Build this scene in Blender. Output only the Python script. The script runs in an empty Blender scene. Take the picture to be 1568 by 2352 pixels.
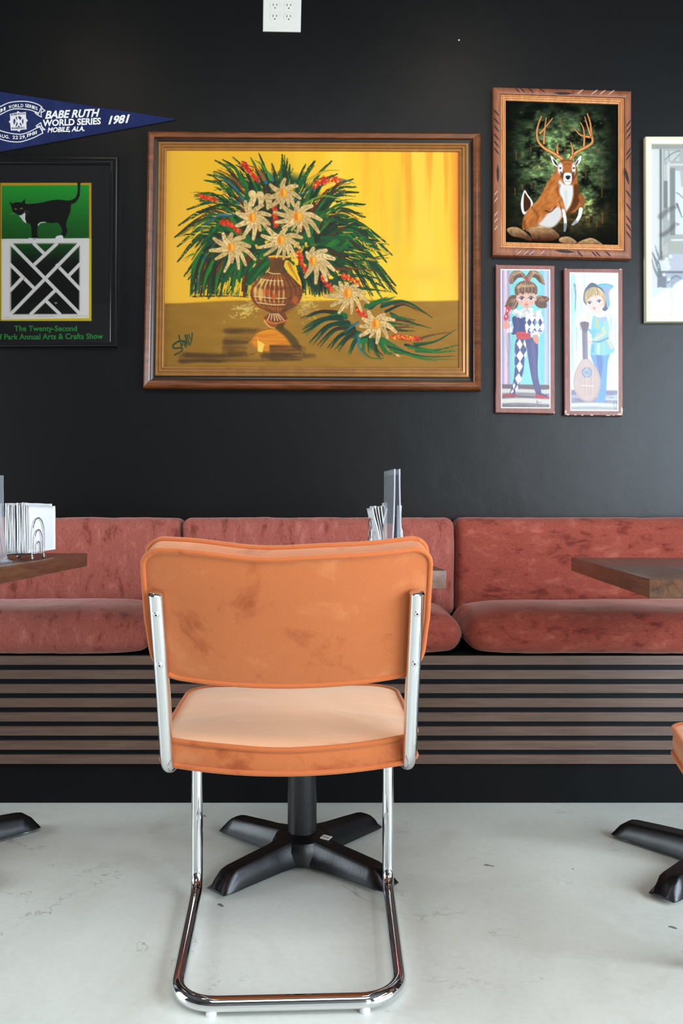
import bpy, bmesh, math, random
import numpy as np
from mathutils import Vector, Matrix
R = math.radians
random.seed(7)
rng = np.random.default_rng(11)
scene = bpy.context.scene
COL = scene.collection

# ------------------------------------------------------------ camera
F = 1898.0            # focal length in pixels of the 1568x2352 frame
CH = 0.865            # camera height
WALL = 3.05           # distance of the picture wall
cd = bpy.data.cameras.new('camera')
cd.sensor_fit = 'VERTICAL'; cd.sensor_height = 36.0; cd.lens = 36.0*F/2352.0
cd.clip_start = 0.02; cd.clip_end = 60
cam = bpy.data.objects.new('camera', cd); COL.objects.link(cam)
cam.location = (0, 0, CH); cam.rotation_euler = (R(90), 0, 0)
cd.dof.use_dof = False
scene.camera = cam

# ------------------------------------------------------------ world, lights, exposure
scene.view_settings.view_transform = 'Standard'
scene.view_settings.look = 'None'
scene.view_settings.gamma = 1.0
scene.view_settings.use_curve_mapping = False
scene.view_settings.exposure = 0.0
w = bpy.data.worlds.new('world'); scene.world = w; w.use_nodes = True
bg = w.node_tree.nodes['Background']
bg.inputs[0].default_value = (0.80, 0.90, 1.0, 1); bg.inputs[1].default_value = 1.6

def area(name, loc, rot, sx, sy, power, col):
    l = bpy.data.lights.new(name, 'AREA'); l.shape = 'RECTANGLE'
    l.size = sx; l.size_y = sy; l.energy = power; l.color = col
    o = bpy.data.objects.new(name, l); COL.objects.link(o)
    o.location = loc; o.rotation_euler = rot
    return o
XL, XR, YR, HC = -4.2, 2.9, -3.6, 3.3      # left wall, right wall, rear wall, ceiling
# daylight entering the right-hand window and the two rear windows (size = the openings)
area('window_daylight_right', (XR+0.02, -0.6, 1.65), (0, R(90), 0), 2.5, 3.6, 400, (0.73, 0.87, 1.0))
area('window_daylight_rear', (2.35, YR-0.02, 1.6), (R(90), 0, 0), 0.9, 2.6, 60, (0.93, 0.97, 1.0))
# two warm downlights near the wall, an added overhead fill panel behind the camera
area('ceiling_downlight_left', (-1.26, 1.62, HC-0.12), (0, 0, 0), 0.28, 0.28, 2, (1.0, 0.86, 0.68))
area('ceiling_downlight_right', (0.61, 1.56, HC-0.12), (0, 0, 0), 0.28, 0.28, 3, (1.0, 0.86, 0.68))
area('window_daylight_left', (XL-0.02, 1.45, 1.4), (0, R(-90), 0), 2.2, 2.1, 150, (0.80, 0.91, 1.0))
area('overhead_fill_light', (0.1, -0.5, HC-0.05), (0, 0, 0), 2.4, 1.2, 66, (0.96, 0.97, 1.0))

# ------------------------------------------------------------ helpers
def s2l(c):
    c = np.asarray(c, dtype=float)
    return np.where(c <= 0.04045, c/12.92, ((np.maximum(c, 0)+0.055)/1.055)**2.4)
def rgb(r, g, b):
    return tuple(float(v) for v in s2l(np.array([r, g, b])/255.0)) + (1.0,)
def at(px, py, Y):
    return Vector(((px-784.0)/F*Y, Y, CH-(py-1176.0)/F*Y))
CROP = {'P': (320, 290, 1.96), 'D': (1110, 190, 3.4236), 'G': (1110, 590, 3.4236),
        'C': (0, 180, 3.4844), 'W': (1470, 300, 5.112), 'O': (560, 0, 7.84)}
def pic(k, cx, cy, out, ref=0.02):
    """photo point (zoomed crop k) on the picture wall -> world, `out` metres proud of the wall"""
    x0, y0, s = CROP[k]
    p = at(x0+cx/s, y0+cy/s, WALL-ref)
    return Vector((p.x, WALL-out, p.z))

MATS = {}
def nodes(name):
    m = bpy.data.materials.new(name); m.use_nodes = True
    nt = m.node_tree; return m, nt, nt.nodes['Principled BSDF']
def setp(b, **kw):
    for k, v in kw.items():
        b.inputs[k.replace('_', ' ')].default_value = v
def plain(name, col, rough=0.5, metal=0.0, bump=0, bscale=200, var=0, vscale=8, **kw):
    """procedural: base colour with slight noise variation and optional bump"""
    m, nt, b = nodes(name)
    setp(b, Base_Color=col, Roughness=rough, Metallic=metal, **kw)
    tc = nt.nodes.new('ShaderNodeTexCoord')
    if var:
        n = nt.nodes.new('ShaderNodeTexNoise'); n.inputs['Scale'].default_value = vscale
        n.inputs['Detail'].default_value = 5
        nt.links.new(tc.outputs['Object'], n.inputs['Vector'])
        r = nt.nodes.new('ShaderNodeMapRange')
        r.inputs['From Min'].default_value = .3; r.inputs['From Max'].default_value = .7
        r.inputs['To Min'].default_value = 1-var; r.inputs['To Max'].default_value = 1+var
        nt.links.new(n.outputs['Fac'], r.inputs['Value'])
        mx = nt.nodes.new('ShaderNodeVectorMath'); mx.operation = 'SCALE'
        mx.inputs[0].default_value = col[:3]
        nt.links.new(r.outputs[0], mx.inputs['Scale'])
        nt.links.new(mx.outputs[0], b.inputs['Base Color'])
    if bump:
        n2 = nt.nodes.new('ShaderNodeTexNoise'); n2.inputs['Scale'].default_value = bscale
        nt.links.new(tc.outputs['Object'], n2.inputs['Vector'])
        bp = nt.nodes.new('ShaderNodeBump'); bp.inputs['Strength'].default_value = bump
        bp.inputs['Distance'].default_value = 0.002
        nt.links.new(n2.outputs['Fac'], bp.inputs['Height'])
        nt.links.new(bp.outputs[0], b.inputs['Normal'])
    MATS[name] = m; return m
def ramp(nt, fac, stops, interp='LINEAR'):
    r = nt.nodes.new('ShaderNodeValToRGB'); r.color_ramp.interpolation = interp
    e = r.color_ramp.elements
    e[0].position, e[0].color = stops[0]; e[1].position, e[1].color = stops[-1]
    for p, c in stops[1:-1]:
        x = e.new(p); x.color = c
    nt.links.new(fac, r.inputs[0]); return r
def noise(nt, vec, scale, detail=4, rough=.5, dist=0, mapscale=None):
    if mapscale is not None:
        mp = nt.nodes.new('ShaderNodeMapping'); mp.inputs['Scale'].default_value = mapscale
        nt.links.new(vec, mp.inputs['Vector']); vec = mp.outputs[0]
    n = nt.nodes.new('ShaderNodeTexNoise')
    n.inputs['Scale'].default_value = scale; n.inputs['Detail'].default_value = detail
    n.inputs['Roughness'].default_value = rough; n.inputs['Distortion'].default_value = dist
    nt.links.new(vec, n.inputs['Vector']); return n
def mix(nt, fac, a, b, mode='MIX'):
    m = nt.nodes.new('ShaderNodeMix'); m.data_type = 'RGBA'; m.blend_type = mode
    for s, v in ((0, fac), (6, a), (7, b)):
        if hasattr(v, 'links'): nt.links.new(v, m.inputs[s])
        else: m.inputs[s].default_value = v
    return m.outputs[2]
def objcoord(nt):
    return nt.nodes.new('ShaderNodeTexCoord').outputs['Object']
def addbump(nt, b, h, strength=.3, dist=.002):
    bp = nt.nodes.new('ShaderNodeBump'); bp.inputs['Strength'].default_value = strength
    bp.inputs['Distance'].default_value = dist
    nt.links.new(h, bp.inputs['Height']); nt.links.new(bp.outputs[0], b.inputs['Normal'])

def wood(name, c1, c2, axis=0, rough=.35, scale=6, stretch=14, coat=0.0, dark=None):
    m, nt, b = nodes(name); v = objcoord(nt)
    ms = [stretch]*3; ms[axis] = 1
    n = noise(nt, v, scale, 6, .6, .6, ms)
    n2 = noise(nt, v, scale*5, 3, .6, 0, [stretch*.9 if i != axis else .6 for i in range(3)])
    mm = nt.nodes.new('ShaderNodeMath'); mm.operation = 'MULTIPLY_ADD'
    mm.inputs[1].default_value = .35; nt.links.new(n2.outputs['Fac'], mm.inputs[0])
    m2 = nt.nodes.new('ShaderNodeMath'); m2.operation = 'MULTIPLY'; m2.inputs[1].default_value = .65
    nt.links.new(n.outputs['Fac'], m2.inputs[0]); nt.links.new(m2.outputs[0], mm.inputs[2])
    r = ramp(nt, mm.outputs[0], [(.36, c1), (.62, c2)])
    nt.links.new(r.outputs[0], b.inputs['Base Color'])
    setp(b, Roughness=rough, Coat_Weight=coat, Coat_Roughness=.15)
    addbump(nt, b, n2.outputs['Fac'], .12, .001)
    MATS[name] = m; return m

def velvet(name, base, dark, light, patch=6, crush=.5, stretch=(1, 1, 1), sheen=.6, tint=(1, .8, .7, 1), fine=180, lo=.42, hi=.60):
    m, nt, b = nodes(name); v = objcoord(nt)
    n = noise(nt, v, patch, 6, .62, .35, stretch)
    r = ramp(nt, n.outputs['Fac'], [(lo-.12, dark), (lo, base), (hi, base), (hi+.14, light)])
    nf = noise(nt, v, fine, 3, .7, 0, stretch)
    rf = ramp(nt, nf.outputs['Fac'], [(.3, (.72, .72, .72, 1)), (.7, (1.22, 1.22, 1.22, 1))])
    c = mix(nt, crush, r.outputs[0], rf.outputs[0], 'MULTIPLY')
    nt.links.new(c, b.inputs['Base Color'])
    setp(b, Roughness=.85, Sheen_Weight=sheen, Sheen_Roughness=.45, Sheen_Tint=tint)
    b.inputs['Specular IOR Level'].default_value = .2
    addbump(nt, b, nf.outputs['Fac'], .25, .0012)
    MATS[name] = m; return m

# ---- objects
def link_mesh(name, me, mat, parent=None, smooth=True):
    o = bpy.data.objects.new(name, me); COL.objects.link(o)
    if mat is not None:
        for mm in (mat if isinstance(mat, (list, tuple)) else [mat]): me.materials.append(mm)
    if smooth and len(me.polygons):
        me.polygons.foreach_set('use_smooth', np.ones(len(me.polygons), dtype=bool))
        try: me.set_sharp_from_angle(angle=R(38))
        except Exception: pass
    if parent is not None:
        o.parent = parent
        o.matrix_parent_inverse = Matrix.Identity(4)
        if 'world_space' in me: pass
    return o
class MB:
    """collects shapes; build() links them as one mesh"""
    def __init__(s): s.v = []; s.f = []; s.mi = []; s.cur = 0
    def add(s, vs, fs):
        n = len(s.v); s.v += [tuple(v) for v in vs]
        s.f += [tuple(i+n for i in f) for f in fs]; s.mi += [s.cur]*len(fs)
        return s
    def box(s, x0, x1, y0, y1, z0, z1, b=0.0, M=None):
        if b <= 0:
            vs = [Vector((x, y, z)) for z in (z0, z1) for y in (y0, y1) for x in (x0, x1)]
            fs = [(0, 2, 3, 1), (4, 5, 7, 6), (0, 1, 5, 4), (2, 6, 7, 3), (0, 4, 6, 2), (1, 3, 7, 5)]
        else:
            bm = bmesh.new(); bmesh.ops.create_cube(bm, size=1)
            for v in bm.verts:
                v.co = Vector(((x0+x1)/2+v.co.x*(x1-x0), (y0+y1)/2+v.co.y*(y1-y0), (z0+z1)/2+v.co.z*(z1-z0)))
            bmesh.ops.bevel(bm, geom=bm.edges[:], offset=b, segments=2, affect='EDGES', profile=.6)
            bm.verts.index_update()
            vs = [v.co.copy() for v in bm.verts]; fs = [tuple(v.index for v in f.verts) for f in bm.faces]; bm.free()
        if M is not None: vs = [M @ v for v in vs]
        return s.add(vs, fs)
    def tube(s, pts, r, n=16, closed=False, cap=True, sx=1.0):
        pts = [Vector(p) for p in pts]; N = len(pts); rr = r if hasattr(r, '__len__') else [r]*N
        tans = []
        for i in range(N):
            a = pts[(i-1) % N] if (closed or i > 0) else pts[i]
            c = pts[(i+1) % N] if (closed or i < N-1) else pts[i]
            tans.append((c-a).normalized())
        t0 = tans[0]; u = t0.orthogonal().normalized()
        if abs(t0.x) < .9: u = (Vector((1, 0, 0)) - t0*t0.x).normalized()
        vs = []; us = []
        for i in range(N):
            if i: 
                u = (u - tans[i]*u.dot(tans[i])).normalized()
            us.append(u.copy())
        if closed:      # undo the twist
            uu = (us[-1]-tans[0]*us[-1].dot(tans[0])).normalized()
            ang = math.atan2(tans[0].dot(uu.cross(us[0])), uu.dot(us[0]))
            us = [Matrix.Rotation(ang*i/N, 3, tans[i]) @ us[i] for i in range(N)]
        for i in range(N):
            w_ = tans[i].cross(us[i])
            for k in range(n):
                a = 2*math.pi*k/n
                vs.append(pts[i]+us[i]*math.cos(a)*rr[i]*sx+w_*math.sin(a)*rr[i])
        fs = []
        for i in range(N if closed else N-1):
            j = (i+1) % N
            for k in range(n):
                l = (k+1) % n
                fs.append((i*n+k, i*n+l, j*n+l, j*n+k))
        if cap and not closed:
            fs.append(tuple(range(n-1, -1, -1))); fs.append(tuple((N-1)*n+k for k in range(n)))
        return s.add(vs, fs)
    def lathe(s, prof, n=32, M=None):
        """prof: list of (r, z) about local z"""
        vs = []; fs = []
        for r_, z in prof:
            for k in range(n):
                a = 2*math.pi*k/n; vs.append(Vector((r_*math.cos(a), r_*math.sin(a), z)))
        for i in range(len(prof)-1):
            for k in range(n):
                l = (k+1) % n; fs.append((i*n+k, i*n+l, (i+1)*n+l, (i+1)*n+k))
        fs.append(tuple(range(n-1, -1, -1))); fs.append(tuple((len(prof)-1)*n+k for k in range(n)))
        if M is not None: vs = [M @ v for v in vs]
        return s.add(vs, fs)
    def build(s, name, mat, parent=None, smooth=True):
        me = bpy.data.meshes.new(name); me.from_pydata(s.v, [], s.f); 
        if any(s.mi): 
            o = link_mesh(name, me, mat, parent, smooth); me.polygons.foreach_set('material_index', s.mi)
        else: o = link_mesh(name, me, mat, parent, smooth)
        me.validate(); me.update()
        return o
def tag(o, label=None, cat=None, group=None, kind=None):
    for k, v in (('label', label), ('category', cat), ('group', group), ('kind', kind)):
        if v: o[k] = v
    return o
def empty(name, loc, rz=0):
    o = bpy.data.objects.new(name, None); COL.objects.link(o)
    o.empty_display_size = .1; o.location = loc; o.rotation_euler = (0, 0, rz); return o
def wempty(name, loc, **kw):
    """thing whose parts are modelled in world coordinates: keeps them in place"""
    return empty(name, loc)
def adopt(parent, *objs):
    bpy.context.view_layer.update()
    for o in objs:
        o.parent = parent; o.matrix_parent_inverse = parent.matrix_world.inverted()
def copy_tree(o, parent=None):
    c = o.copy(); COL.objects.link(c); c.parent = parent
    for ch in list(o.children): copy_tree(ch, c)
    return c
def fillet(pts, rad, n=8):
    """round the inner corners of a polyline"""
    pts = [Vector(p) for p in pts]; rad = rad if hasattr(rad, '__len__') else [rad]*len(pts)
    out = [pts[0]]
    for i in range(1, len(pts)-1):
        a, b, c = pts[i-1], pts[i], pts[i+1]; r = rad[i]
        d1 = (a-b).normalized(); d2 = (c-b).normalized(); ang = d1.angle(d2)
        if r <= 0 or ang > 3.1: out.append(b); continue
        t = min(r/math.tan(ang/2), (a-b).length*.49, (c-b).length*.49)
        r = t*math.tan(ang/2); bis = (d1+d2).normalized(); cen = b+bis*(r/math.sin(ang/2))
        p1 = b+d1*t; p2 = b+d2*t; v1 = p1-cen; v2 = p2-cen; full = v1.angle(v2); ax = v1.cross(v2).normalized()
        for k in range(n+1): out.append(cen+Matrix.Rotation(full*k/n, 3, ax) @ v1)
    out.append(pts[-1]); return out
def subdiv(pts, step, closed=False):
    out = []; N = len(pts)
    for i in range(N if closed else N-1):
        a, b = Vector(pts[i]), Vector(pts[(i+1) % N]); k = max(1, int((b-a).length/step))
        for j in range(k): out.append(a.lerp(b, j/k))
    if not closed: out.append(Vector(pts[-1]))
    return out
def fnoise(x, y, z, s, seed=0):
    from mathutils import noise as mn
    return mn.noise(Vector((x*s+seed*7.1, y*s-seed*3.3, z*s+seed)))
def rbox(dims, r, seg=10, arc=5, fn=None):
    """rounded box centred at 0, dims full sizes; returns verts, faces"""
    hx = [d/2 for d in dims]; axes = []
    for d in range(3):
        inner = hx[d]-r; n = max(2, int(2*inner/(seg if not hasattr(seg, '__len__') else seg[d])))
        c = [-inner+2*inner*i/n for i in range(n+1)]
        e = [inner+r*math.tan(math.pi/4*(k+1)/arc) for k in range(arc)]
        axes.append([-q for q in reversed(e)]+c+e)
    vmap = {}; vs = []; fs = []
    def vert(p):
        key = tuple(round(q, 6) for q in p)
        if key in vmap: return vmap[key]
        q = Vector([max(-(hx[i]-r), min(hx[i]-r, p[i])) for i in range(3)])
        d = Vector(p)-q
        v = q+d.normalized()*r if d.length > 1e-9 else q
        if fn: v = fn(v)
        vmap[key] = len(vs); vs.append(v); return vmap[key]
    for d in range(3):
        a, b = (d+1) % 3, (d+2) % 3
        for sgn in (-1, 1):
            A, B = axes[a], axes[b]
            for i in range(len(A)-1):
                for j in range(len(B)-1):
                    q = []
                    for (ii, jj) in ((i, j), (i+1, j), (i+1, j+1), (i, j+1)):
                        p = [0, 0, 0]; p[d] = sgn*hx[d]; p[a] = A[ii]; p[b] = B[jj]; q.append(vert(p))
                    if sgn < 0: q.reverse()
                    fs.append(tuple(q))
    return vs, fs
# ============================================================ painted surfaces
TAB = rng.random((256, 256))
def vnoise(X, Y):
    xi = np.floor(X).astype(int); yi = np.floor(Y).astype(int); fx = X-xi; fy = Y-yi
    fx = fx*fx*(3-2*fx); fy = fy*fy*(3-2*fy)
    a = TAB[xi & 255, yi & 255]; b = TAB[(xi+1) & 255, yi & 255]; c = TAB[xi & 255, (yi+1) & 255]; d = TAB[(xi+1) & 255, (yi+1) & 255]
    return (a*(1-fx)+b*fx)*(1-fy)+(c*(1-fx)+d*fx)*fy
def fbm(X, Y, s, o=4):
    t = 0; am = .5; n = 0
    for i in range(o):
        t = t+am*vnoise(X/s*2**i+i*17.3, Y/s*2**i+i*5.7); n += am; am *= .5
    return t/n
def crom(pts, n=8, closed=False):
    P = np.array(pts, float); N = len(P)
    if N < 3 and not closed: return [P[0]+(P[-1]-P[0])*k/n for k in range(n+1)]
    out = []
    rngi = range(N) if closed else range(N-1)
    for i in rngi:
        if closed: p0, p1, p2, p3 = P[i-1], P[i], P[(i+1) % N], P[(i+2) % N]
        else: p0, p1, p2, p3 = P[max(i-1, 0)], P[i], P[i+1], P[min(i+2, N-1)]
        for k in range(n):
            t = k/n
            out.append(.5*((2*p1)+(-p0+p2)*t+(2*p0-5*p1+4*p2-p3)*t*t+(-p0+3*p1-3*p2+p3)*t**3))
    if not closed: out.append(P[-1])
    return out
class Canvas:
    """a flat picture, painted stroke by stroke onto the points of a fine mesh"""
    def __init__(s, quad, step, bg, rectlike=True):
        q = np.array(quad, float); s.q = q; s.step = step; s.rect = rectlike
        W = max(np.linalg.norm(q[1]-q[0]), np.linalg.norm(q[2]-q[3])); H = max(np.linalg.norm(q[3]-q[0]), np.linalg.norm(q[2]-q[1]))
        s.nu = int(W/step)+1; s.nv = int(H/step)+1
        u = np.linspace(0, 1, s.nu)[None, :]; v = np.linspace(0, 1, s.nv)[:, None]
        s.X = (q[0, 0]*(1-u)+q[1, 0]*u)*(1-v)+(q[3, 0]*(1-u)+q[2, 0]*u)*v
        s.Y = (q[0, 1]*(1-u)+q[1, 1]*u)*(1-v)+(q[3, 1]*(1-u)+q[2, 1]*u)*v
        s.img = np.zeros((s.nv, s.nu, 3))+np.array(bg)/255.0; s.h = np.zeros((s.nv, s.nu))
    def win(s, x0, y0, x1, y1):
        if not s.rect: return slice(0, s.nv), slice(0, s.nu)
        m = 34; bx0, bx1 = s.q[:, 0].min(), s.q[:, 0].max(); by0, by1 = s.q[:, 1].min(), s.q[:, 1].max()
        i0 = int((x0-m-bx0)/(bx1-bx0)*s.nu); i1 = int((x1+m-bx0)/(bx1-bx0)*s.nu)+2
        j0 = int((y0-m-by0)/(by1-by0)*s.nv); j1 = int((y1+m-by0)/(by1-by0)*s.nv)+2
        return slice(max(0, j0), max(0, min(s.nv, j1))), slice(max(0, i0), max(0, min(s.nu, i1)))
    def put(s, w, m, col, h=0):
        j, i = w
        if callable(col): c = col(s.X[j, i], s.Y[j, i])
        else: c = np.array(col)/255.0
        m3 = m[..., None]
        s.img[j, i] = s.img[j, i]*(1-m3)+c*m3
        if h: s.h[j, i] = s.h[j, i]*(1-m)+h*m
    def poly(s, pts, col, a=1, soft=None, smooth=0, h=0, tex=None):
        P = np.array(crom(pts, smooth, True) if smooth else pts, float); soft = soft or s.step*.8
        w = s.win(P[:, 0].min()-soft, P[:, 1].min()-soft, P[:, 0].max()+soft, P[:, 1].max()+soft)
        X = s.X[w]; Y = s.Y[w]
        if X.size == 0: return
        d2 = np.full(X.shape, 1e18); ins = np.zeros(X.shape, bool); N = len(P)
        for k in range(N):
            x1, y1 = P[k]; x2, y2 = P[(k+1) % N]; dx = x2-x1; dy = y2-y1; L = dx*dx+dy*dy+1e-12
            t = np.clip(((X-x1)*dx+(Y-y1)*dy)/L, 0, 1)
            d2 = np.minimum(d2, (X-x1-t*dx)**2+(Y-y1-t*dy)**2)
            if y1 != y2:
                ins ^= ((y1 > Y) != (y2 > Y)) & (X < (x2-x1)*(Y-y1)/(y2-y1)+x1)
        sd = np.sqrt(d2)*np.where(ins, 1, -1)
        m = np.clip(.5+sd/(2*soft), 0, 1)*a
        if tex is not None: m = m*tex(X, Y)
        s.put(w, m, col, h)
    def rectf(s, x0, y0, x1, y1, col, a=1, soft=None): s.poly([(x0, y0), (x1, y0), (x1, y1), (x0, y1)], col, a, soft)
    def ell(s, cx, cy, rx, ry, col, a=1, soft=None, rot=0, h=0):
        soft = soft or s.step*.8; R_ = max(rx, ry)+soft; w = s.win(cx-R_, cy-R_, cx+R_, cy+R_)
        X = s.X[w]-cx; Y = s.Y[w]-cy
        if X.size == 0: return
        c, sn = math.cos(rot), math.sin(rot); x = (X*c+Y*sn)/rx; y = (-X*sn+Y*c)/ry
        r = np.sqrt(x*x+y*y); m = np.clip(.5+(1-r)*min(rx, ry)/(2*soft), 0, 1)*a
        s.put(w, m, col, h)
    def line(s, pts, w0, w1=None, col=(0, 0, 0), a=1, bristle=0, soft=None, smooth=6, h=0, taper=True, freq=.5):
        """brush stroke; w0/w1 half widths at start/end, bristle 0..1 dry brush"""
        P = np.array(crom(pts, smooth) if smooth else pts, float); w1 = w0 if w1 is None else w1; soft = soft or s.step*.7
        M_ = max(w0, w1)+soft
        w = s.win(P[:, 0].min()-M_, P[:, 1].min()-M_, P[:, 0].max()+M_, P[:, 1].max()+M_)
        X = s.X[w]; Y = s.Y[w]
        if X.size == 0: return
        N = len(P)-1; best = np.full(X.shape, 1e9); al = np.zeros(X.shape); pe = np.zeros(X.shape); acc = 0
        Ls = np.linalg.norm(np.diff(P, axis=0), axis=1); T = Ls.sum()+1e-9
        for k in range(N):
            x1, y1 = P[k]; dx, dy = P[k+1]-P[k]; L = dx*dx+dy*dy+1e-12
            t = np.clip(((X-x1)*dx+(Y-y1)*dy)/L, 0, 1); ex = X-x1-t*dx; ey = Y-y1-t*dy
            d = np.sqrt(ex*ex+ey*ey); tt = (acc+t*Ls[k])/T; wd = w0+(w1-w0)*tt; sd = d-wd
            upd = sd < best; best = np.where(upd, sd, best); al = np.where(upd, acc+t*Ls[k], al)
            pe = np.where(upd, d*np.sign(ex*dy-ey*dx), pe); acc += Ls[k]
        m = np.clip(.5-best/(2*soft), 0, 1)*a
        if bristle:
            sx, sy = random.random()*200, random.random()*200
            n = .6*vnoise(pe*freq+sx, al*.035+sy)+.4*vnoise(pe*freq*2+sy, al*.16+sx)
            tt = al/T; th = .18+bristle*.42*tt
            m = m*np.clip((n-th)*7+.5, 0, 1)
        s.put(w, m, col, h)
    def texture(s, fn):
        s.img = np.clip(fn(s.X, s.Y, s.img), 0, 1)
    def build(s, name, crop, out, mat, relief=0.0, ref=0.02):
        x0, y0, sc = CROP[crop]
        Yr = WALL-ref
        wx = (x0+s.X/sc-784)/F*Yr; wz = CH-(y0+s.Y/sc-1176)/F*Yr
        co = np.stack([wx, WALL-out-s.h*relief, wz], -1).reshape(-1, 3)
        me = bpy.data.meshes.new(name); nu, nv = s.nu, s.nv
        idx = np.arange(nu*nv).reshape(nv, nu)
        q = np.stack([idx[:-1, :-1], idx[1:, :-1], idx[1:, 1:], idx[:-1, 1:]], -1).reshape(-1, 4)
        me.vertices.add(len(co)); me.vertices.foreach_set('co', co.astype(np.float32).ravel())
        me.loops.add(q.size); me.loops.foreach_set('vertex_index', q.ravel().astype(np.int32))
        me.polygons.add(len(q)); me.polygons.foreach_set('loop_start', (np.arange(len(q))*4).astype(np.int32))
        me.polygons.foreach_set('loop_total', np.full(len(q), 4, np.int32))
        me.update(calc_edges=True)
        at_ = me.color_attributes.new('Paint', 'FLOAT_COLOR', 'POINT')
        c = np.concatenate([s2l(np.clip(s.img, 0, 1)).reshape(-1, 3), np.ones((nu*nv, 1))], 1)
        at_.data.foreach_set('color', c.astype(np.float32).ravel())
        o = bpy.data.objects.new(name, me); COL.objects.link(o); me.materials.append(mat)
        if relief: me.polygons.foreach_set('use_smooth', np.ones(len(q), dtype=bool))
        return o
def paintmat(name, rough=.5, coat=0, spec=.5, bump=0):
    m, nt, b = nodes(name)
    a = nt.nodes.new('ShaderNodeAttribute'); a.attribute_name = 'Paint'
    nt.links.new(a.outputs['Color'], b.inputs['Base Color'])
    setp(b, Roughness=rough, Coat_Weight=coat, Coat_Roughness=.12); b.inputs['Specular IOR Level'].default_value = spec
    if bump:
        n = noise(nt, objcoord(nt), 500, 2); addbump(nt, b, n.outputs['Fac'], bump, .001)
    return m

FONT = None
def text(s, crop, x0, x1, ybase, cap, mat, out, bold=.02, shear=0, y2=None, arc=None, name='lettering', ref=.02, depth=.0006, join=None):
    """lettering in crop coordinates from x0 to x1 on baseline ybase (y2 = baseline at x1); arc = (cx, cy, r, up)"""
    cu = bpy.data.curves.new(name, 'FONT'); cu.body = s; cu.size = 1; cu.offset = bold; cu.shear = shear
    cu.extrude = 0.0; cu.resolution_u = 3
    t = bpy.data.objects.new(name, cu); COL.objects.link(t)
    bpy.context.view_layer.update()
    dg = bpy.context.evaluated_depsgraph_get(); me0 = t.evaluated_get(dg).to_mesh()
    V = [v.co.copy() for v in me0.vertices]; Fc = [tuple(p.vertices) for p in me0.polygons]
    t.evaluated_get(dg).to_mesh_clear(); bpy.data.objects.remove(t); bpy.data.curves.remove(cu)
    mn = min(v.x for v in V); mx = max(v.x for v in V); hc = 0.70
    y2 = ybase if y2 is None else y2
    mb = join or MB(); vs = []
    for v in V:
        u = (v.x-mn)/(mx-mn)
        if arc:
            cx, cy, r, up, a0, a1 = arc; a = a0+(a1-a0)*u; rr = r+(v.y/hc*cap if up else -v.y/hc*cap)
            X = cx+rr*math.sin(a)*arc_sx; Y = cy-rr*math.cos(a) if up else cy+rr*math.cos(a)
        else:
            X = x0+(x1-x0)*u; Y = ybase+(y2-ybase)*u-v.y/hc*cap
        vs.append((X, Y))
    n = len(vs)
    front = [pic(crop, x, y, out+depth, ref) for x, y in vs]
    mb.add(front, [f for f in Fc])
    if join is None: return mb.build(name, mat, None, False)
arc_sx = 1.0

def frame_band(qo, qi, crop, prof, name, mat, ref=0.02):
    """mitred moulding between an outer and an inner outline: prof = (fraction inwards, metres proud of the wall)"""
    rings = [[pic(crop, qo[i][0]+(qi[i][0]-qo[i][0])*t, qo[i][1]+(qi[i][1]-qo[i][1])*t, d, ref) for i in range(4)] for t, d in prof]
    vs = []; fs = []; K = len(rings)
    for i in range(4):          # each side has its own vertices so the mitres stay crisp
        j = (i+1) % 4; b = len(vs)
        for k in range(K): vs += [rings[k][i], rings[k][j]]
        for k in range(K-1): fs.append((b+2*k, b+2*k+2, b+2*k+3, b+2*k+1))
    mb = MB(); mb.add(vs, fs); return mb.build(name, mat, None, True)
def slab(quad, crop, d0, d1, name, mat, ref=.02, bev=0):
    """flat board with four slanted corners between d0 and d1 metres off the wall"""
    mb = MB(); a = [pic(crop, x, y, d0, ref) for x, y in quad]
    cx = sum(p[0] for p in quad)/4; cy = sum(p[1] for p in quad)/4
    rings = [a]
    if bev:
        rings.append([pic(crop, x, y, d1-bev, ref) for x, y in quad])
        s_ = CROP[crop][2]; off = bev*F/WALL*s_
        rings.append([pic(crop, x-math.copysign(off, x-cx), y-math.copysign(off, y-cy), d1, ref) for x, y in quad])
    else: rings.append([pic(crop, x, y, d1, ref) for x, y in quad])
    vs = [p for r in rings for p in r]; fs = [(3, 2, 1, 0)]; K = len(rings)
    for k in range(K-1):
        for i in range(4): fs.append((k*4+i, k*4+(i+1) % 4, (k+1)*4+(i+1) % 4, (k+1)*4+i))
    fs.append(tuple((K-1)*4+i for i in range(4)))
    mb.add(vs, fs); return mb.build(name, mat, None, False)
# ============================================================ materials
M = {}
M['chrome'] = plain('chrome', (.74, .75, .76, 1), .045, 1.0)
M['steel_screw'] = plain('zinc', (.75, .76, .76, 1), .28, .9)
M['plastic_white'] = plain('white_plastic', rgb(214, 209, 198), .35, var=.02)
M['plastic_clear'] = plain('milky_plastic', rgb(225, 228, 230), .3)
M['black_powder'] = plain('black_powder_coat', rgb(13, 13, 16), .34, bump=.25, bscale=420, var=.12, vscale=12)
M['black_iron'] = plain('black_cast_iron', rgb(9, 9, 12), .3, bump=.08, bscale=260, var=.15, vscale=14)
M['slot'] = plain('dark_slot', rgb(40, 38, 36), .7)
M['napkin'] = plain('napkin_paper', rgb(240, 240, 240), .85, bump=.15, bscale=600)
M['velvet'] = velvet('orange_velvet', rgb(178, 98, 54), rgb(146, 68, 30), rgb(192, 116, 70), patch=9, crush=.3, sheen=.55, tint=(1, .72, .5, 1), fine=420, lo=.45, hi=.56)
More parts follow.
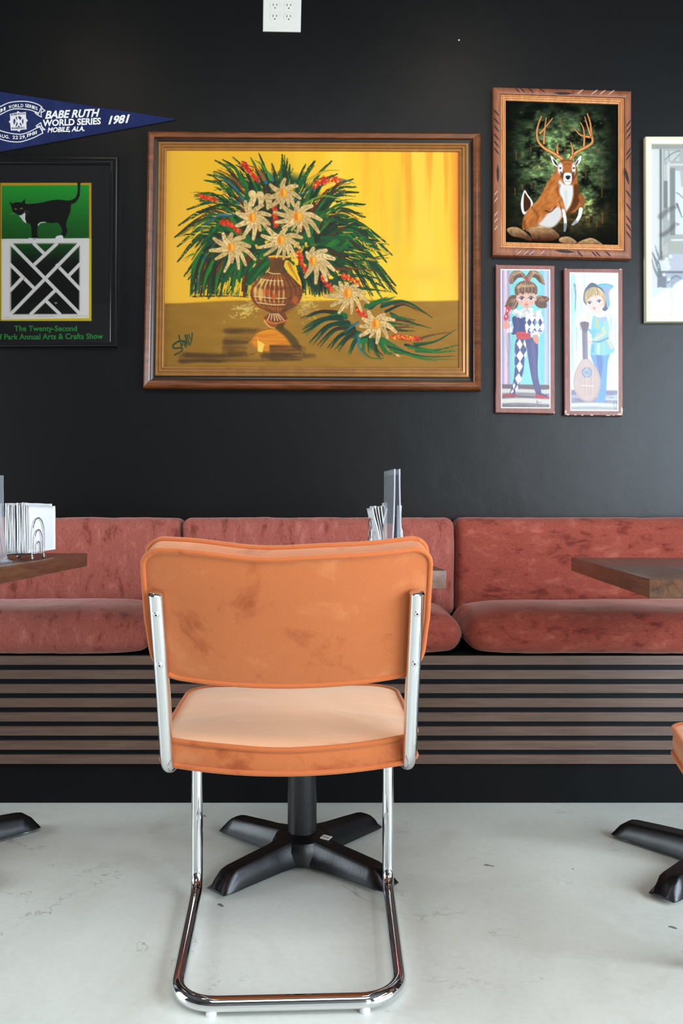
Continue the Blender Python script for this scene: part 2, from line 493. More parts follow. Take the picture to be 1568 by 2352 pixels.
M['velvet_seat_lit'] = velvet('orange_velvet_seat_lit', rgb(232, 166, 120), rgb(220, 148, 100), rgb(238, 178, 138), patch=7, crush=.15, stretch=(.5, 1.6, 1), sheen=.6, tint=(1, .78, .6, 1), fine=420, lo=.43, hi=.56)  # paler copy of the orange velvet: light on the seat top put into colour
M['piping'] = velvet('orange_piping', rgb(182, 96, 50), rgb(160, 76, 38), rgb(196, 110, 64), patch=14, crush=.2, sheen=.4, tint=(1, .7, .5, 1), fine=500)
M['chenille_v'] = velvet('rust_chenille_left', rgb(152, 80, 68), rgb(118, 52, 42), rgb(170, 98, 86), patch=17, crush=.9, stretch=(1.7, 1, .7), sheen=.3, tint=(1, .7, .62, 1), fine=150, lo=.46, hi=.55)
M['chenille_h'] = velvet('rust_chenille_right', rgb(142, 64, 50), rgb(108, 40, 30), rgb(164, 86, 70), patch=15, crush=.9, stretch=(.8, 1, 1.8), sheen=.3, tint=(1, .7, .6, 1), fine=150, lo=.46, hi=.55)
M['walnut'] = wood('walnut_table', rgb(66, 40, 28), rgb(104, 66, 46), 0, .28, 5, 10, coat=.35)
M['slat'] = wood('slat_veneer', rgb(86, 64, 52), rgb(108, 84, 70), 0, .5, 5, 16)
M['frame_wood'] = wood('frame_walnut', rgb(74, 38, 16), rgb(124, 68, 32), 0, .3, 7, 8, coat=.3)
M['groove'] = plain('frame_dark_groove', rgb(34, 18, 10), .3)
M['gilt'] = plain('frame_gilt_bronze', rgb(158, 108, 56), .34, .35, var=.12, vscale=30)
M['carved'] = wood('carved_wood', rgb(110, 60, 38), rgb(156, 92, 58), 2, .48, 6, 8)
M['pine'] = wood('pine_liner', rgb(180, 112, 56), rgb(212, 146, 84), 2, .45, 8, 9)
M['carve_dark'] = plain('carved_notch_dark', rgb(30, 15, 9), .7)
M['carve_light'] = plain('carved_notch_pale', rgb(176, 142, 128), .6)
M['black_frame'] = plain('black_lacquer', rgb(12, 12, 13), .25)
M['cream_frame'] = plain('cream_frame', rgb(226, 222, 190), .38, var=.03)
M['plaque'] = wood('reddish_plaque', rgb(120, 70, 62), rgb(148, 92, 82), 2, .4, 9, 6)
M['plaque_edge'] = plain('plaque_edge', rgb(52, 30, 26), .6, var=.2, vscale=60)
M['plaque_chip'] = plain('plaque_chip', rgb(200, 182, 160), .8, var=.1, vscale=90)
M['felt_edge'] = plain('felt_navy', rgb(22, 27, 58), .9)
M['ink_white'] = plain('printed_white', rgb(214, 208, 200), .7)
M['ink_green'] = plain('printed_green', rgb(44, 168, 62), .6)
M['ink_navy'] = plain('printed_navy', rgb(42, 46, 92), .8)
M['ink_grey'] = plain('printed_grey', rgb(150, 150, 146), .8)
M['oil'] = paintmat('oil_paint', .55, .0, .25, bump=.15)
M['velvet_paint'] = paintmat('velvet_paint', .95, 0, .05)
M['print'] = paintmat('printed_paper', .55, 0, .3)
M['gloss_print'] = paintmat('varnished_print', .4, .1, .5)
M['felt'] = paintmat('felt', .95, 0, .1, bump=.4)
def glassmat():
    m, nt, b = nodes('picture_glass')
    setp(b, Base_Color=(1, 1, 1, 1), Roughness=.02, Transmission_Weight=1.0); b.inputs['IOR'].default_value = 1.45
    return m
def thin_glass(name='thin_pane', col=(1, 1, 1, 1), facing=.05):
    m = bpy.data.materials.new(name); m.use_nodes = True; nt = m.node_tree; nt.nodes.clear()
    o = nt.nodes.new('ShaderNodeOutputMaterial'); t = nt.nodes.new('ShaderNodeBsdfTransparent'); g = nt.nodes.new('ShaderNodeBsdfGlossy')
    g.inputs['Roughness'].default_value = .03; t.inputs[0].default_value = col
    fr = nt.nodes.new('ShaderNodeFresnel'); fr.inputs[0].default_value = 1.5
    mx = nt.nodes.new('ShaderNodeMixShader'); nt.links.new(fr.outputs[0], mx.inputs[0])
    nt.links.new(t.outputs[0], mx.inputs[1]); nt.links.new(g.outputs[0], mx.inputs[2]); nt.links.new(mx.outputs[0], o.inputs[0]); return m
M['pane'] = thin_glass()
def acrylic():
    m, nt, b = nodes('clear_acrylic')
    setp(b, Base_Color=(.93, .96, 1, 1), Roughness=.05, Transmission_Weight=.84); b.inputs['IOR'].default_value = 1.49
    return m
M['acrylic'] = acrylic()

def wallmat():
    m, nt, b = nodes('black_wall_paint'); v = objcoord(nt)
    n = noise(nt, v, 1.3, 4); r = ramp(nt, n.outputs['Fac'], [(.3, rgb(8, 8, 8)), (.7, rgb(11, 11, 11))])
    # a few tiny paint chips
    vo = nt.nodes.new('ShaderNodeTexVoronoi'); vo.inputs['Scale'].default_value = 3.1; nt.links.new(v, vo.inputs['Vector'])
    lt = nt.nodes.new('ShaderNodeMath'); lt.operation = 'LESS_THAN'; lt.inputs[1].default_value = .010
    nt.links.new(vo.outputs['Distance'], lt.inputs[0])
    c = mix(nt, lt.outputs[0], r.outputs[0], rgb(170, 180, 185))
    nt.links.new(c, b.inputs['Base Color'])
    setp(b, Roughness=.36); b.inputs['Specular IOR Level'].default_value = .31
    n2 = noise(nt, v, 90, 3, .6); n3 = noise(nt, v, 7, 2)
    ad = nt.nodes.new('ShaderNodeMath'); ad.operation = 'MULTIPLY_ADD'; ad.inputs[1].default_value = 6
    nt.links.new(n3.outputs['Fac'], ad.inputs[0]); nt.links.new(n2.outputs['Fac'], ad.inputs[2])
    addbump(nt, b, ad.outputs[0], .2, .0012)
    return m
M['wall'] = wallmat()
def floormat():
    m, nt, b = nodes('painted_concrete'); v = objcoord(nt)
    n = noise(nt, v, 1.1, 6, .6, .3)
    r = ramp(nt, n.outputs['Fac'], [(.30, rgb(196, 196, 184)), (.5, rgb(214, 215, 205)), (.72, rgb(219, 221, 214))])
    nf = noise(nt, v, 60, 5, .7); rf = ramp(nt, nf.outputs['Fac'], [(.30, (.90, .89, .86, 1)), (.6, (1, 1, 1, 1))])
    c = mix(nt, .7, r.outputs[0], rf.outputs[0], 'MULTIPLY')
    # brownish worn patches
    nw = noise(nt, v, 2.6, 5, .65, 1.0); rw = ramp(nt, nw.outputs['Fac'], [(.56, (0, 0, 0, 1)), (.74, (.4, .4, .4, 1))])
    c = mix(nt, rw.outputs[0], c, rgb(176, 166, 148))
    # hairline cracks: thin iso-lines of a noise, present only in patches
    nc = noise(nt, v, 1.7, 6, .62, .6); ab = nt.nodes.new('ShaderNodeMath'); ab.operation = 'SUBTRACT'; ab.inputs[1].default_value = .5
    nt.links.new(nc.outputs['Fac'], ab.inputs[0]); a2 = nt.nodes.new('ShaderNodeMath'); a2.operation = 'ABSOLUTE'; nt.links.new(ab.outputs[0], a2.inputs[0])
    lt = ramp(nt, a2.outputs[0], [(.0006, (1, 1, 1, 1)), (.0022, (0, 0, 0, 1))])
    np_ = noise(nt, v, 3.4, 3); rp = ramp(nt, np_.outputs['Fac'], [(.50, (0, 0, 0, 1)), (.60, (.55, .55, .55, 1))])
    k = mix(nt, 1.0, lt.outputs[0], rp.outputs[0], 'MULTIPLY')
    c = mix(nt, k, c, rgb(120, 112, 98))
    # dark chips
    vo = nt.nodes.new('ShaderNodeTexVoronoi'); vo.inputs['Scale'].default_value = 9; nt.links.new(noisevec(nt, v), vo.inputs['Vector'])
    l2 = nt.nodes.new('ShaderNodeMath'); l2.operation = 'LESS_THAN'; l2.inputs[1].default_value = .06; nt.links.new(vo.outputs['Distance'], l2.inputs[0])
    nq = noise(nt, v, 2.1, 2); rq = ramp(nt, nq.outputs['Fac'], [(.48, (0, 0, 0, 1)), (.54, (.9, .9, .9, 1))])
    k2 = mix(nt, 1.0, l2.outputs[0], rq.outputs[0], 'MULTIPLY')
    c = mix(nt, k2, c, rgb(96, 100, 96))
    nt.links.new(c, b.inputs['Base Color'])
    rr = ramp(nt, n.outputs['Fac'], [(.3, (.42, .42, .42, 1)), (.7, (.32, .32, .32, 1))]); nt.links.new(rr.outputs[0], b.inputs['Roughness'])
    addbump(nt, b, nf.outputs['Fac'], .12, .002)
    return m
def noisevec(nt, v):
    n = noise(nt, v, 14, 3); mx = nt.nodes.new('ShaderNodeVectorMath'); mx.operation = 'MULTIPLY_ADD'
    mx.inputs[1].default_value = (.09, .09, .09); nt.links.new(n.outputs['Color'], mx.inputs[0]); nt.links.new(v, mx.inputs[2]); return mx.outputs[0]
M['floor'] = floormat()
M['grey_wall'] = plain('grey_wall', rgb(96, 94, 90), .8, var=.03, vscale=2)
M['off_white'] = plain('dark_side_wall', rgb(52, 50, 48), .8, var=.03, vscale=2)
M['dark_ceiling'] = plain('dark_ceiling', rgb(60, 58, 56), .8, var=.05, vscale=2)
M['win_frame'] = plain('window_frame_dark', rgb(30, 30, 32), .4)

# ============================================================ room
def struct(o): o['kind'] = 'structure'; return o
mb = MB(); mb.box(XL-.1, XR+.1, YR-.1, WALL+.1, -.1, 0); struct(mb.build('floor', M['floor'], None, False))
mb = MB(); mb.box(XL-.1, XR+.1, YR-.1, WALL+.1, HC, HC+.1); struct(mb.build('ceiling', M['dark_ceiling'], None, False))
mb = MB(); mb.box(XL-.1, XR+.1, WALL, WALL+.12, 0, HC); struct(mb.build('wall_back', M['wall'], None, False))
def holed_wall(name, axis, pos, a0, a1, holes, mat, thick=.12):
    """wall with rectangular openings (a0,a1,z0,z1) ; axis 'x': wall plane x=pos running along y"""
    mb = MB(); cuts = sorted(set([a0, a1]+[h[0] for h in holes]+[h[1] for h in holes]))
    for c0, c1 in zip(cuts[:-1], cuts[1:]):
        mid = (c0+c1)/2; h = [q for q in holes if q[0] < mid < q[1]]
        spans = [(0, HC)] if not h else [(0, h[0][2]), (h[0][3], HC)]
        for z0, z1 in spans:
            if z1-z0 < 1e-4: continue
            if axis == 'x': mb.box(pos, pos+thick, c0, c1, z0, z1)
            else: mb.box(c0, c1, pos-thick, pos, z0, z1)
    return struct(mb.build(name, mat, None, False))
HR = [(-2.4, 1.2, .40, 2.9)]
holed_wall('wall_right', 'x', XR, YR, WALL, HR, M['off_white'])
HL = [(.4, 2.5, .3, 2.5)]
holed_wall('wall_left', 'x', XL-.12, YR, WALL, HL, M['off_white'])
HB = [(1.9, 2.8, .3, 2.9)]
holed_wall('wall_front', 'y', YR, XL, XR, HB, M['grey_wall'])
def window(name, axis, pos, h, nx, nz):
    mb = MB(); a0, a1, z0, z1 = h; t = .05
    us = [a0+(a1-a0)*i/nx for i in range(nx+1)]; zs = [z0+(z1-z0)*i/nz for i in range(nz+1)]
    for i, u in enumerate(us):
        u = min(max(u, a0+t/2), a1-t/2)
        if axis == 'x': mb.box(pos-.005, pos+.012, u-t/2, u+t/2, z0, z1)
        else: mb.box(u-t/2, u+t/2, pos-.012, pos+.005, z0, z1)
    for z in zs:
        z = min(max(z, z0+t/2), z1-t/2)
        if axis == 'x': mb.box(pos-.004, pos+.011, a0, a1, z-t/2, z+t/2)
        else: mb.box(a0, a1, pos-.011, pos+.004, z-t/2, z+t/2)
    return struct(mb.build(name, M['win_frame'], None, False))
window('window_1', 'x', XR, HR[0], 3, 1)
window('window_3', 'x', XL-.007, HL[0], 2, 1)
window('window_2', 'y', YR, HB[0], 1, 1)
# ============================================================ the flower painting
def flower_painting():
    inner = [(120, 105), (1440, 112), (1441, 1088), (108, 1081)]
    cv = Canvas(inner, 2.0, (240, 203, 46))
    def bgf(X, Y, img):
        u = (X-108)/1332
        base = np.array([232, 190, 44])/255.0+0*img
        def m(c, k): 
            nonlocal base
            k = np.clip(k, 0, 1)[..., None]; base = base*(1-k)+np.array(c)/255.0*k
        m((228, 186, 80), (1-u*7)*.75)
        m((250, 214, 56), (u-.3)*3)
        str_ = fbm(X, Y*.06, 42, 4); st2 = fbm(X+900, Y*.04, 90, 3)
        m((250, 222, 84), (st2-.5)*5*np.clip(u*2-.6, 0, 1)*(1-0*Y))
        m((240, 182, 50), (str_-.52)*6*np.clip(u*3-1.7, 0, 1)*np.clip((620-Y)/400, 0, .8))
        m((232, 140, 46), np.clip((u-.965)*32, 0, 1)*np.clip((900-Y)/500, 0, .9))
        m((222, 200, 80), np.exp(-((X-1160)/28.)**2-((Y-420)/220.)**2)*.6)
        m((226, 196, 70), np.exp(-((X-1290)/90.)**2-((Y-665)/40.)**2)*.5)
        # table: khaki brown
        hz = 782+10*np.exp(-((X-108)/300.)**2)+3*np.sin(X/90)
        k = np.clip((Y-hz)/9+.5, 0, 1)
        br = np.array([158, 120, 38])/255.0+0*img; kk = np.clip((Y-800)/300, 0, 1)[..., None]
        br = br*(1-kk*.04)+ (fbm(X, Y*3, 60, 3)-.5)[..., None]*.06
        left = np.clip((500-X)/400, 0, 1)[..., None]*.12; br = br*(1-left)
        base = base*(1-k[..., None])+br*k[..., None]
        return base
    cv.texture(bgf)
    # warm shadows and smears on the table
    for (x0, y, x1, w_, a) in ((400, 925, 560, 16, .6), (390, 965, 520, 20, .55), (390, 1010, 505, 22, .55), (200, 1030, 470, 16, .7), (190, 1060, 380, 12, .75), (570, 1030, 770, 18, .6), (640, 1010, 730, 24, .5), (300, 1045, 560, 14, .35), (600, 1052, 720, 8, .4)):
        for k in range(5):
            yy = y+random.uniform(-w_, w_)*.7
            cv.line([(x0+random.uniform(-20, 20), yy), ((x0+x1)/2, yy+random.uniform(-5, 5)), (x1+random.uniform(-20, 20), yy)], w_*.6, w_*.25, (72, 50, 20), a*.6, .5, soft=5)
    for k in range(90):
        x, y = random.gauss(480, 35), random.gauss(815, 28); cv.line([(x, y), (x+random.uniform(-20, 20), y+random.uniform(-8, 8))], 4, 2, random.choice([(226, 206, 110), (200, 184, 120), (178, 168, 130)]), .6, .3)
    for k in range(70):
        x, y = random.gauss(755, 24), random.gauss(810, 30); cv.line([(x, y), (x+random.uniform(-22, 22), y+random.uniform(-14, 14))], 3.5, 2, random.choice([(222, 204, 110), (190, 176, 120), (170, 160, 132)]), .5, .3)
    G = [(16, 66, 36), (12, 50, 32), (24, 96, 44), (18, 78, 40), (34, 120, 40), (22, 44, 26), (40, 40, 20), (64, 34, 16), (92, 44, 18), (14, 60, 48)]
    DK = [(20, 26, 16), (14, 40, 30), (30, 30, 16), (12, 52, 40)]
    BL = [(40, 110, 170), (30, 90, 140), (70, 130, 160)]
    # the dark heart of the bouquet
    cv.poly([(450, 300), (540, 230), (700, 220), (800, 300), (880, 430), (930, 560), (950, 680), (850, 745), (720, 700), (560, 660), (480, 700), (330, 690), (290, 600), (290, 480), (360, 390)], (18, 66, 38), .97, 22, 6, h=.3, tex=lambda X, Y: np.clip((fbm(X, Y, 26, 3)-.30)*9, 0, 1))
    tips = [(165, 440), (160, 490), (165, 530), (180, 600), (192, 672), (205, 690), (232, 762), (262, 766), (300, 766), (350, 762), (395, 752), (240, 400), (225, 380), (245, 300), (262, 330), (300, 240), (310, 215), (330, 190), (350, 160), (372, 140), (420, 145), (470, 155), (500, 140), (530, 128), (600, 160), (640, 135), (652, 140), (690, 165), (740, 175), (790, 150), (868, 158), (900, 200), (960, 240), (985, 262), (1000, 300), (1015, 355), (1020, 400), (1010, 440), (1000, 470), (1030, 500), (1112, 528), (1080, 545), (1050, 560), (1125, 572), (1122, 598), (1080, 615), (1110, 660), (1145, 705), (1150, 735), (1150, 752), (1100, 770), (1040, 770), (980, 760)]
    def frond(sx, sy, tx, ty, cols, w_, droop, br=.7, n=1, a=.95):
        for _ in range(n):
            c = random.choice(cols); ax, ay = sx+random.uniform(-16, 16), sy+random.uniform(-16, 16); bx, by = tx+random.uniform(-14, 14), ty+random.uniform(-12, 12)
            mx, my = (ax+bx)/2, (ay+by)/2-droop
            cv.line([(ax, ay), (mx, my), (bx, by)], w_*random.uniform(.7, 1.2), w_*.18, c, a, br, h=random.uniform(.3, .8), freq=.5)
    for rep in range(5):
        for (tx, ty) in tips:
            dx, dy = tx-640, ty-520
            L = math.hypot(dx, dy); f0 = random.uniform(.28, .5); f1 = random.uniform(.72, 1.0) if rep else 1
            sx, sy = 640+dx*f0, 520+dy*f0*.7
            if rep == 0: cols = [(14, 58, 34), (20, 54, 26), (18, 70, 36)]; wd = 19
            elif rep in (1, 2, 4): cols = G+[(30, 110, 48), (26, 96, 50)]; wd = 12
            else: cols = DK+[(50, 120, 50), (100, 50, 20)]; wd = 6
            frond(sx, sy, 640+dx*f1, 520+dy*f1, cols, wd, L*.13+max(0, abs(dx)-150)*.10*(1 if dy > -150 else .5), (.35, .5, .7, .75, .8)[rep])
    for rep in range(60):       # loose dry flicks at the rim
        tx, ty = random.choice(tips); t = random.uniform(.75, 1.02)
        x, y = 640+(tx-640)*t, 520+(ty-520)*t
        a0 = math.atan2(ty-520, tx-640)+random.uniform(-.25, .35)*(1 if tx > 640 else -1); L = random.uniform(20, 70)
        cv.line([(x-L*math.cos(a0), y-L*math.sin(a0)-6), (x-L*.4*math.cos(a0), y-L*.4*math.sin(a0)-6), (x+10*math.cos(a0), y+10*math.sin(a0))], 4, .8, random.choice(G+DK), .95, .9, h=.6)
    # long single fronds of colour
    for pts, c, wd in [([(470, 330), (420, 265), (330, 205)], BL[0], 7), ([(570, 250), (550, 210), (515, 180)], BL[0], 8), ([(600, 240), (590, 215), (575, 200)], BL[0], 6), ([(460, 360), (430, 330), (400, 320)], BL[0], 5),
                       ([(420, 395), (340, 405), (262, 465)], BL[1], 8), ([(400, 395), (360, 395), (330, 405)], BL[2], 5), ([(385, 505), (350, 515), (320, 545)], BL[0], 5), ([(370, 590), (350, 620), (335, 660)], BL[0], 7), ([(400, 600), (385, 640), (362, 670)], BL[0], 7),
                       ([(700, 330), (730, 300), (800, 280)], BL[1], 5), ([(900, 238), (930, 240), (970, 255)], BL[2], 5), ([(620, 230), (640, 180), (640, 140)], (60, 90, 50), 9),
                       ([(560, 235), (530, 190), (480, 170)], (150, 90, 30), 8), ([(470, 290), (420, 230), (350, 190)], (140, 76, 24), 7), ([(760, 240), (830, 200), (900, 195)], (196, 170, 40), 8), ([(720, 260), (740, 220), (790, 175)], (20, 90, 44), 11), ([(740, 350), (830, 310), (950, 340)], (110, 150, 40), 6),
                       ([(590, 235), (560, 180), (520, 150)], (60, 140, 44), 8), ([(480, 260), (430, 190), (380, 165)], (34, 110, 44), 9), ([(560, 330), (450, 300), (350, 250)], (20, 84, 40), 12), ([(780, 420), (880, 420), (1010, 470)], (20, 80, 44), 8), ([(800, 390), (900, 370), (1005, 390)], (24, 90, 44), 8),
                       ([(820, 500), (930, 500), (1110, 528)], (20, 84, 50), 8), ([(860, 560), (960, 600), (1120, 590)], (60, 44, 18), 10), ([(880, 600), (1000, 600), (1120, 575)], (20, 70, 30), 8), ([(880, 640), (1000, 640), (1110, 660)], (100, 56, 20), 7), ([(900, 680), (1020, 670), (1145, 705)], (16, 60, 36), 9), ([(960, 720), (1060, 735), (1150, 745)], (20, 70, 36), 8)]:
        cv.line(pts, wd, 1.5, c, .95, .45, h=.6)
    # loose yellow scratches letting the ground through
    for k in range(110):
        a0 = random.uniform(-math.pi, .45); r0 = random.uniform(280, 440)
        x, y = 640+r0*math.cos(a0)*1.0, 540+r0*math.sin(a0)*.75
        if x < 560 and y > 560: continue
        cv.line([(x, y), (x+random.uniform(20, 50)*math.cos(a0), y+random.uniform(12, 34)*math.sin(a0)+6)], 2.6, 1, (236, 200, 50), .85, .5)
    # lower left hanging fronds end level with the table edge
    for k in range(75):
        x = random.uniform(232, 560); top = random.uniform(620, 690)
        cv.line([(x+random.uniform(10, 60), top-60), (x+8, top), (x-4, random.uniform(735, 766))], random.uniform(5, 11), 4, random.choice(G+G+[(30, 110, 48), (120, 56, 20), (30, 90, 130)]), .93, .5, h=.5)
    for k in range(22):
        x = random.uniform(330, 510); cv.line([(x+6, random.uniform(680, 725)), (x-4, random.uniform(735, 764))], 3.2, 1.5, random.choice([(244, 208, 40), (236, 190, 40)]), .95, .4)
    cv.line([(240, 764), (420, 762), (490, 768)], 3.5, 2, (40, 40, 14), .9, .6)
    for k in range(26):
        x = random.uniform(730, 860); cv.line([(x-10, 660), (x, 700), (x+4, random.uniform(735, 765))], 7, 3, random.choice(DK+[(14, 60, 40)]), .95, .5, h=.4)
    # trailing spray to the right
    S = [(14, 60, 44), (20, 84, 50), (24, 104, 52), (12, 44, 36), (30, 120, 50), (18, 70, 60), (52, 40, 20)]
    for (sx, sy, tx, ty, bow) in [(900, 830, 735, 865, -14), (900, 850, 740, 905, -10), (920, 850, 735, 938, -22), (930, 880, 770, 975, -30), (950, 900, 800, 985, -30), (960, 920, 850, 1000, -20), (970, 930, 890, 1010, -14), (990, 940, 950, 1020, -10), (1010, 960, 1000, 1010, -8), (1030, 950, 1040, 1015, 0), (1050, 960, 1090, 1042, 14), (1080, 970, 1140, 1030, 16), (1110, 980, 1200, 1020, 14), (1100, 960, 1330, 1050, 16), (1120, 990, 1440, 1040, 22),
                              (1100, 800, 1290, 850, -36), (1080, 800, 1320, 860, -40), (1120, 820, 1260, 838, -24), (1030, 820, 1140, 772, -12), (1130, 850, 1240, 870, 0), (1120, 880, 1250, 905, 0), (1130, 900, 1250, 925, 8), (1150, 860, 1300, 900, 0), (1200, 990, 1440, 970, 22), (1240, 970, 1430, 912, 26), (1260, 1000, 1440, 1000, 14)]:
        for _ in range(5 if tx < 1200 else 2):
            c = random.choice(S); x, y = tx+random.uniform(-16, 16), ty+random.uniform(-10, 10)
            cv.line([(sx+random.uniform(-15, 15), sy+random.uniform(-14, 14)), ((sx+x)/2, (sy+y)/2+bow*(1 if bow < 0 else 1)), (x, y)], 10 if tx < 1200 else 6, 1, c, .92, .6, h=.5)
    for pts, c in [([(1150, 800), (1200, 800), (1290, 842)], (90, 56, 26)), ([(1140, 870), (1190, 872), (1240, 870)], (96, 52, 30)), ([(1150, 905), (1200, 902), (1235, 905)], (100, 50, 24)), ([(1250, 960), (1310, 940), (1400, 925)], (86, 66, 34)), ([(985, 880), (950, 905), (925, 930)], BL[0]), ([(985, 940), (990, 990), (1020, 1040)], BL[0]), ([(1000, 930), (985, 980), (990, 1020)], (40, 130, 160))]:
        cv.line(pts, 6, 1.5, c, .9, .3, h=.5)
    cv.line([(1000, 1000), (1040, 1040), (1098, 1042)], 4, 2, (30, 100, 50), .9, .3)
    cv.ell(1163, 1030, 9, 4, (226, 220, 200), .9, 3, .5)
    # vase
    body = [(578, 598), (586, 640), (560, 668), (515, 700), (497, 745), (510, 790), (552, 822), (600, 838), (640, 838), (690, 818), (726, 780), (732, 740), (712, 695), (668, 660), (648, 640), (656, 598), (618, 592)]
    cv.poly(body, lambda X, Y: (np.stack([150+40*vnoise(X/9, Y/14), 78+30*vnoise(X/9, Y/14), 30+14*vnoise(X/7, Y/9)], -1)/255), 1, 2, 5, h=.5)
    cv.poly([(620, 600), (656, 598), (650, 645), (712, 695), (732, 745), (700, 810), (640, 836), (660, 760), (650, 680), (630, 640)], (70, 38, 26), .45, 12, 5)
    for i in range(11):
        f = -1+i*.2; xs = 615+f*112
        cv.line([(618+f*36, 596), (618+f*30, 645), (616+f*80, 690), (xs, 745), (616+f*88, 800), (617+f*22, 838)], 3.2, 2.2, (74, 56, 28), .8, .25)
    for (yy, b_) in ((655, 6), (685, 10), (720, 12), (765, 16), (795, 16)):
        hw = {655: 46, 685: 84, 720: 108, 765: 116, 795: 100}[yy]
        cv.line([(616-hw, yy-b_*.4), (616, yy+b_), (616+hw, yy-b_*.4)], 2.4, 2.4, (82, 60, 30), .85, .2)
    for i in range(7):          # pale highlights follow the ribs on the lit side
        f = -.9+i*.2
        cv.line([(616+f*76, 690), (616+f*108, 735), (616+f*100, 790)], 2.6, 1.4, (222, 204, 168), .9, .45, h=.8)
    for yy, hw in ((657, 40), (690, 70), (768, 100), (797, 86)):
        cv.line([(616-hw, yy-5), (600, yy+4), (616+hw*.45, yy+4)], 2.6, 2, (220, 204, 170), .9, .35, h=.8)
    for (x, y, rx, ry, c) in ((545, 755, 12, 30, (228, 204, 130)), (522, 740, 8, 22, (226, 206, 150)), (548, 700, 8, 16, (220, 200, 120)), (575, 745, 14, 18, (190, 84, 24)), (600, 725, 8, 11, (110, 40, 16)), (622, 728, 8, 11, (116, 44, 16)), (580, 722, 8, 11, (120, 50, 18)), (650, 726, 9, 10, (110, 44, 18)), (605, 765, 10, 13, (190, 80, 24)), (700, 780, 12, 20, (196, 96, 30))):
        cv.ell(x, y, rx, ry, c, .75, 4)
    cv.line([(584, 585), (620, 582), (668, 586)], 4, 4, (240, 196, 40), 1, .2); cv.line([(584, 590), (620, 588), (664, 591)], 2, 2, (190, 90, 30), 1)
    cv.poly([(660, 600), (690, 620), (716, 668), (730, 716), (700, 690), (668, 655), (652, 630)], (238, 196, 44), 1, 2, 4)
    cv.line([(672, 615), (690, 650), (712, 690)], 8, 4, (176, 132, 24), .9, .4)
    cv.poly([(510, 640), (560, 600), (584, 606), (580, 640), (540, 668), (500, 712), (478, 700), (490, 660)], (20, 74, 36), 1, 4, 4)
    cv.line([(575, 610), (540, 645), (500, 700)], 8, 3, (26, 110, 44), .9, .4)
    cv.poly([(585, 838), (655, 838), (668, 868), (640, 880), (600, 880), (556, 862)], (120, 62, 30), 1, 2)
    for x in (575, 592, 608, 622, 636, 650): cv.line([(600+(x-600)*.5, 842), (x, 872)], 2.4, 2.4, (228, 206, 176), .9, .2)
    cv.poly([(556, 866), (610, 884), (668, 868), (650, 900), (612, 912), (575, 900)], (150, 84, 30), 1, 2)
    cv.line([(556, 868), (610, 886), (668, 870)], 2.6, 2.6, (210, 120, 50), 1); cv.line([(562, 876), (585, 900), (620, 908)], 3.4, 2, (224, 190, 130), .9, .2)
    cv.poly([(620, 890), (650, 880), (648, 912), (615, 915)], (70, 60, 22), .9, 3)
    # reflection
    cv.poly([(483, 1020), (492, 965), (530, 925), (590, 908), (650, 918), (706, 958), (726, 1008), (724, 1035), (600, 1010), (540, 1012)], (150, 112, 44), 1, 3, 5)
    cv.poly([(530, 925), (600, 910), (670, 950), (676, 1000), (560, 1010), (505, 975)], lambda X, Y: np.stack([206+26*vnoise(X/40, Y/4), 116+44*vnoise(X/40, Y/4), 24+10*vnoise(X/9, Y/3)], -1)/255, .95, 9, 5)
    cv.poly([(610, 905), (650, 905), (706, 955), (726, 1005), (690, 990), (655, 945)], (76, 62, 22), .85, 5, 4)
    cv.poly([(530, 945), (535, 965), (562, 978), (552, 1016), (532, 1012)], (238, 214, 110), 1, 2)
    cv.line([(492, 965), (530, 925), (590, 908)], 2.5, 2, (90, 64, 20), .6, .2)
    for k in range(20):
        yy = random.uniform(985, 1050); cv.line([(590, yy), (650, yy), (726, yy)], 5, 3, (80, 54, 22), .4, .4, soft=4)
    # red clusters
    RD = [(196, 36, 20), (224, 70, 24), (170, 22, 24), (230, 96, 30), (206, 44, 40)]
    def cluster(pts, wd, n, yel=.06):
        P = crom(pts, 10)
        for k in range(n):
            p = P[random.randrange(len(P))]; c = (236, 186, 50) if random.random() < yel else random.choice(RD)
            cv.ell(p[0]+random.uniform(-wd, wd), p[1]+random.uniform(-wd, wd), random.uniform(2.5, 6), random.uniform(2.5, 5), c, .95, 1.5, random.random()*3, h=1.0)
    cluster([(465, 165), (500, 205), (530, 240)], 11, 110); cluster([(470, 165), (490, 185)], 6, 30)
    cluster([(790, 265), (830, 240), (900, 240)], 13, 130, .02); cluster([(270, 312), (310, 320), (345, 330)], 8, 70)
    cluster([(370, 430), (410, 440), (445, 475)], 11, 130, .02); cluster([(605, 350), (610, 400), (615, 445)], 10, 120, .02)
    cluster([(715, 560), (728, 600), (745, 650)], 10, 130, .1); cluster([(825, 670), (838, 700), (865, 735)], 10, 110, .08)
    cluster([(915, 670), (940, 680), (990, 705)], 10, 100, .15); cluster([(980, 820), (1000, 840), (1025, 862)], 9, 90, .12); cluster([(1140, 945), (1200, 950), (1262, 958)], 9, 130, .2)
    # daisies with scratched cream petals
    CRM = [(226, 206, 166), (214, 192, 150), (232, 214, 178), (206, 186, 142)]
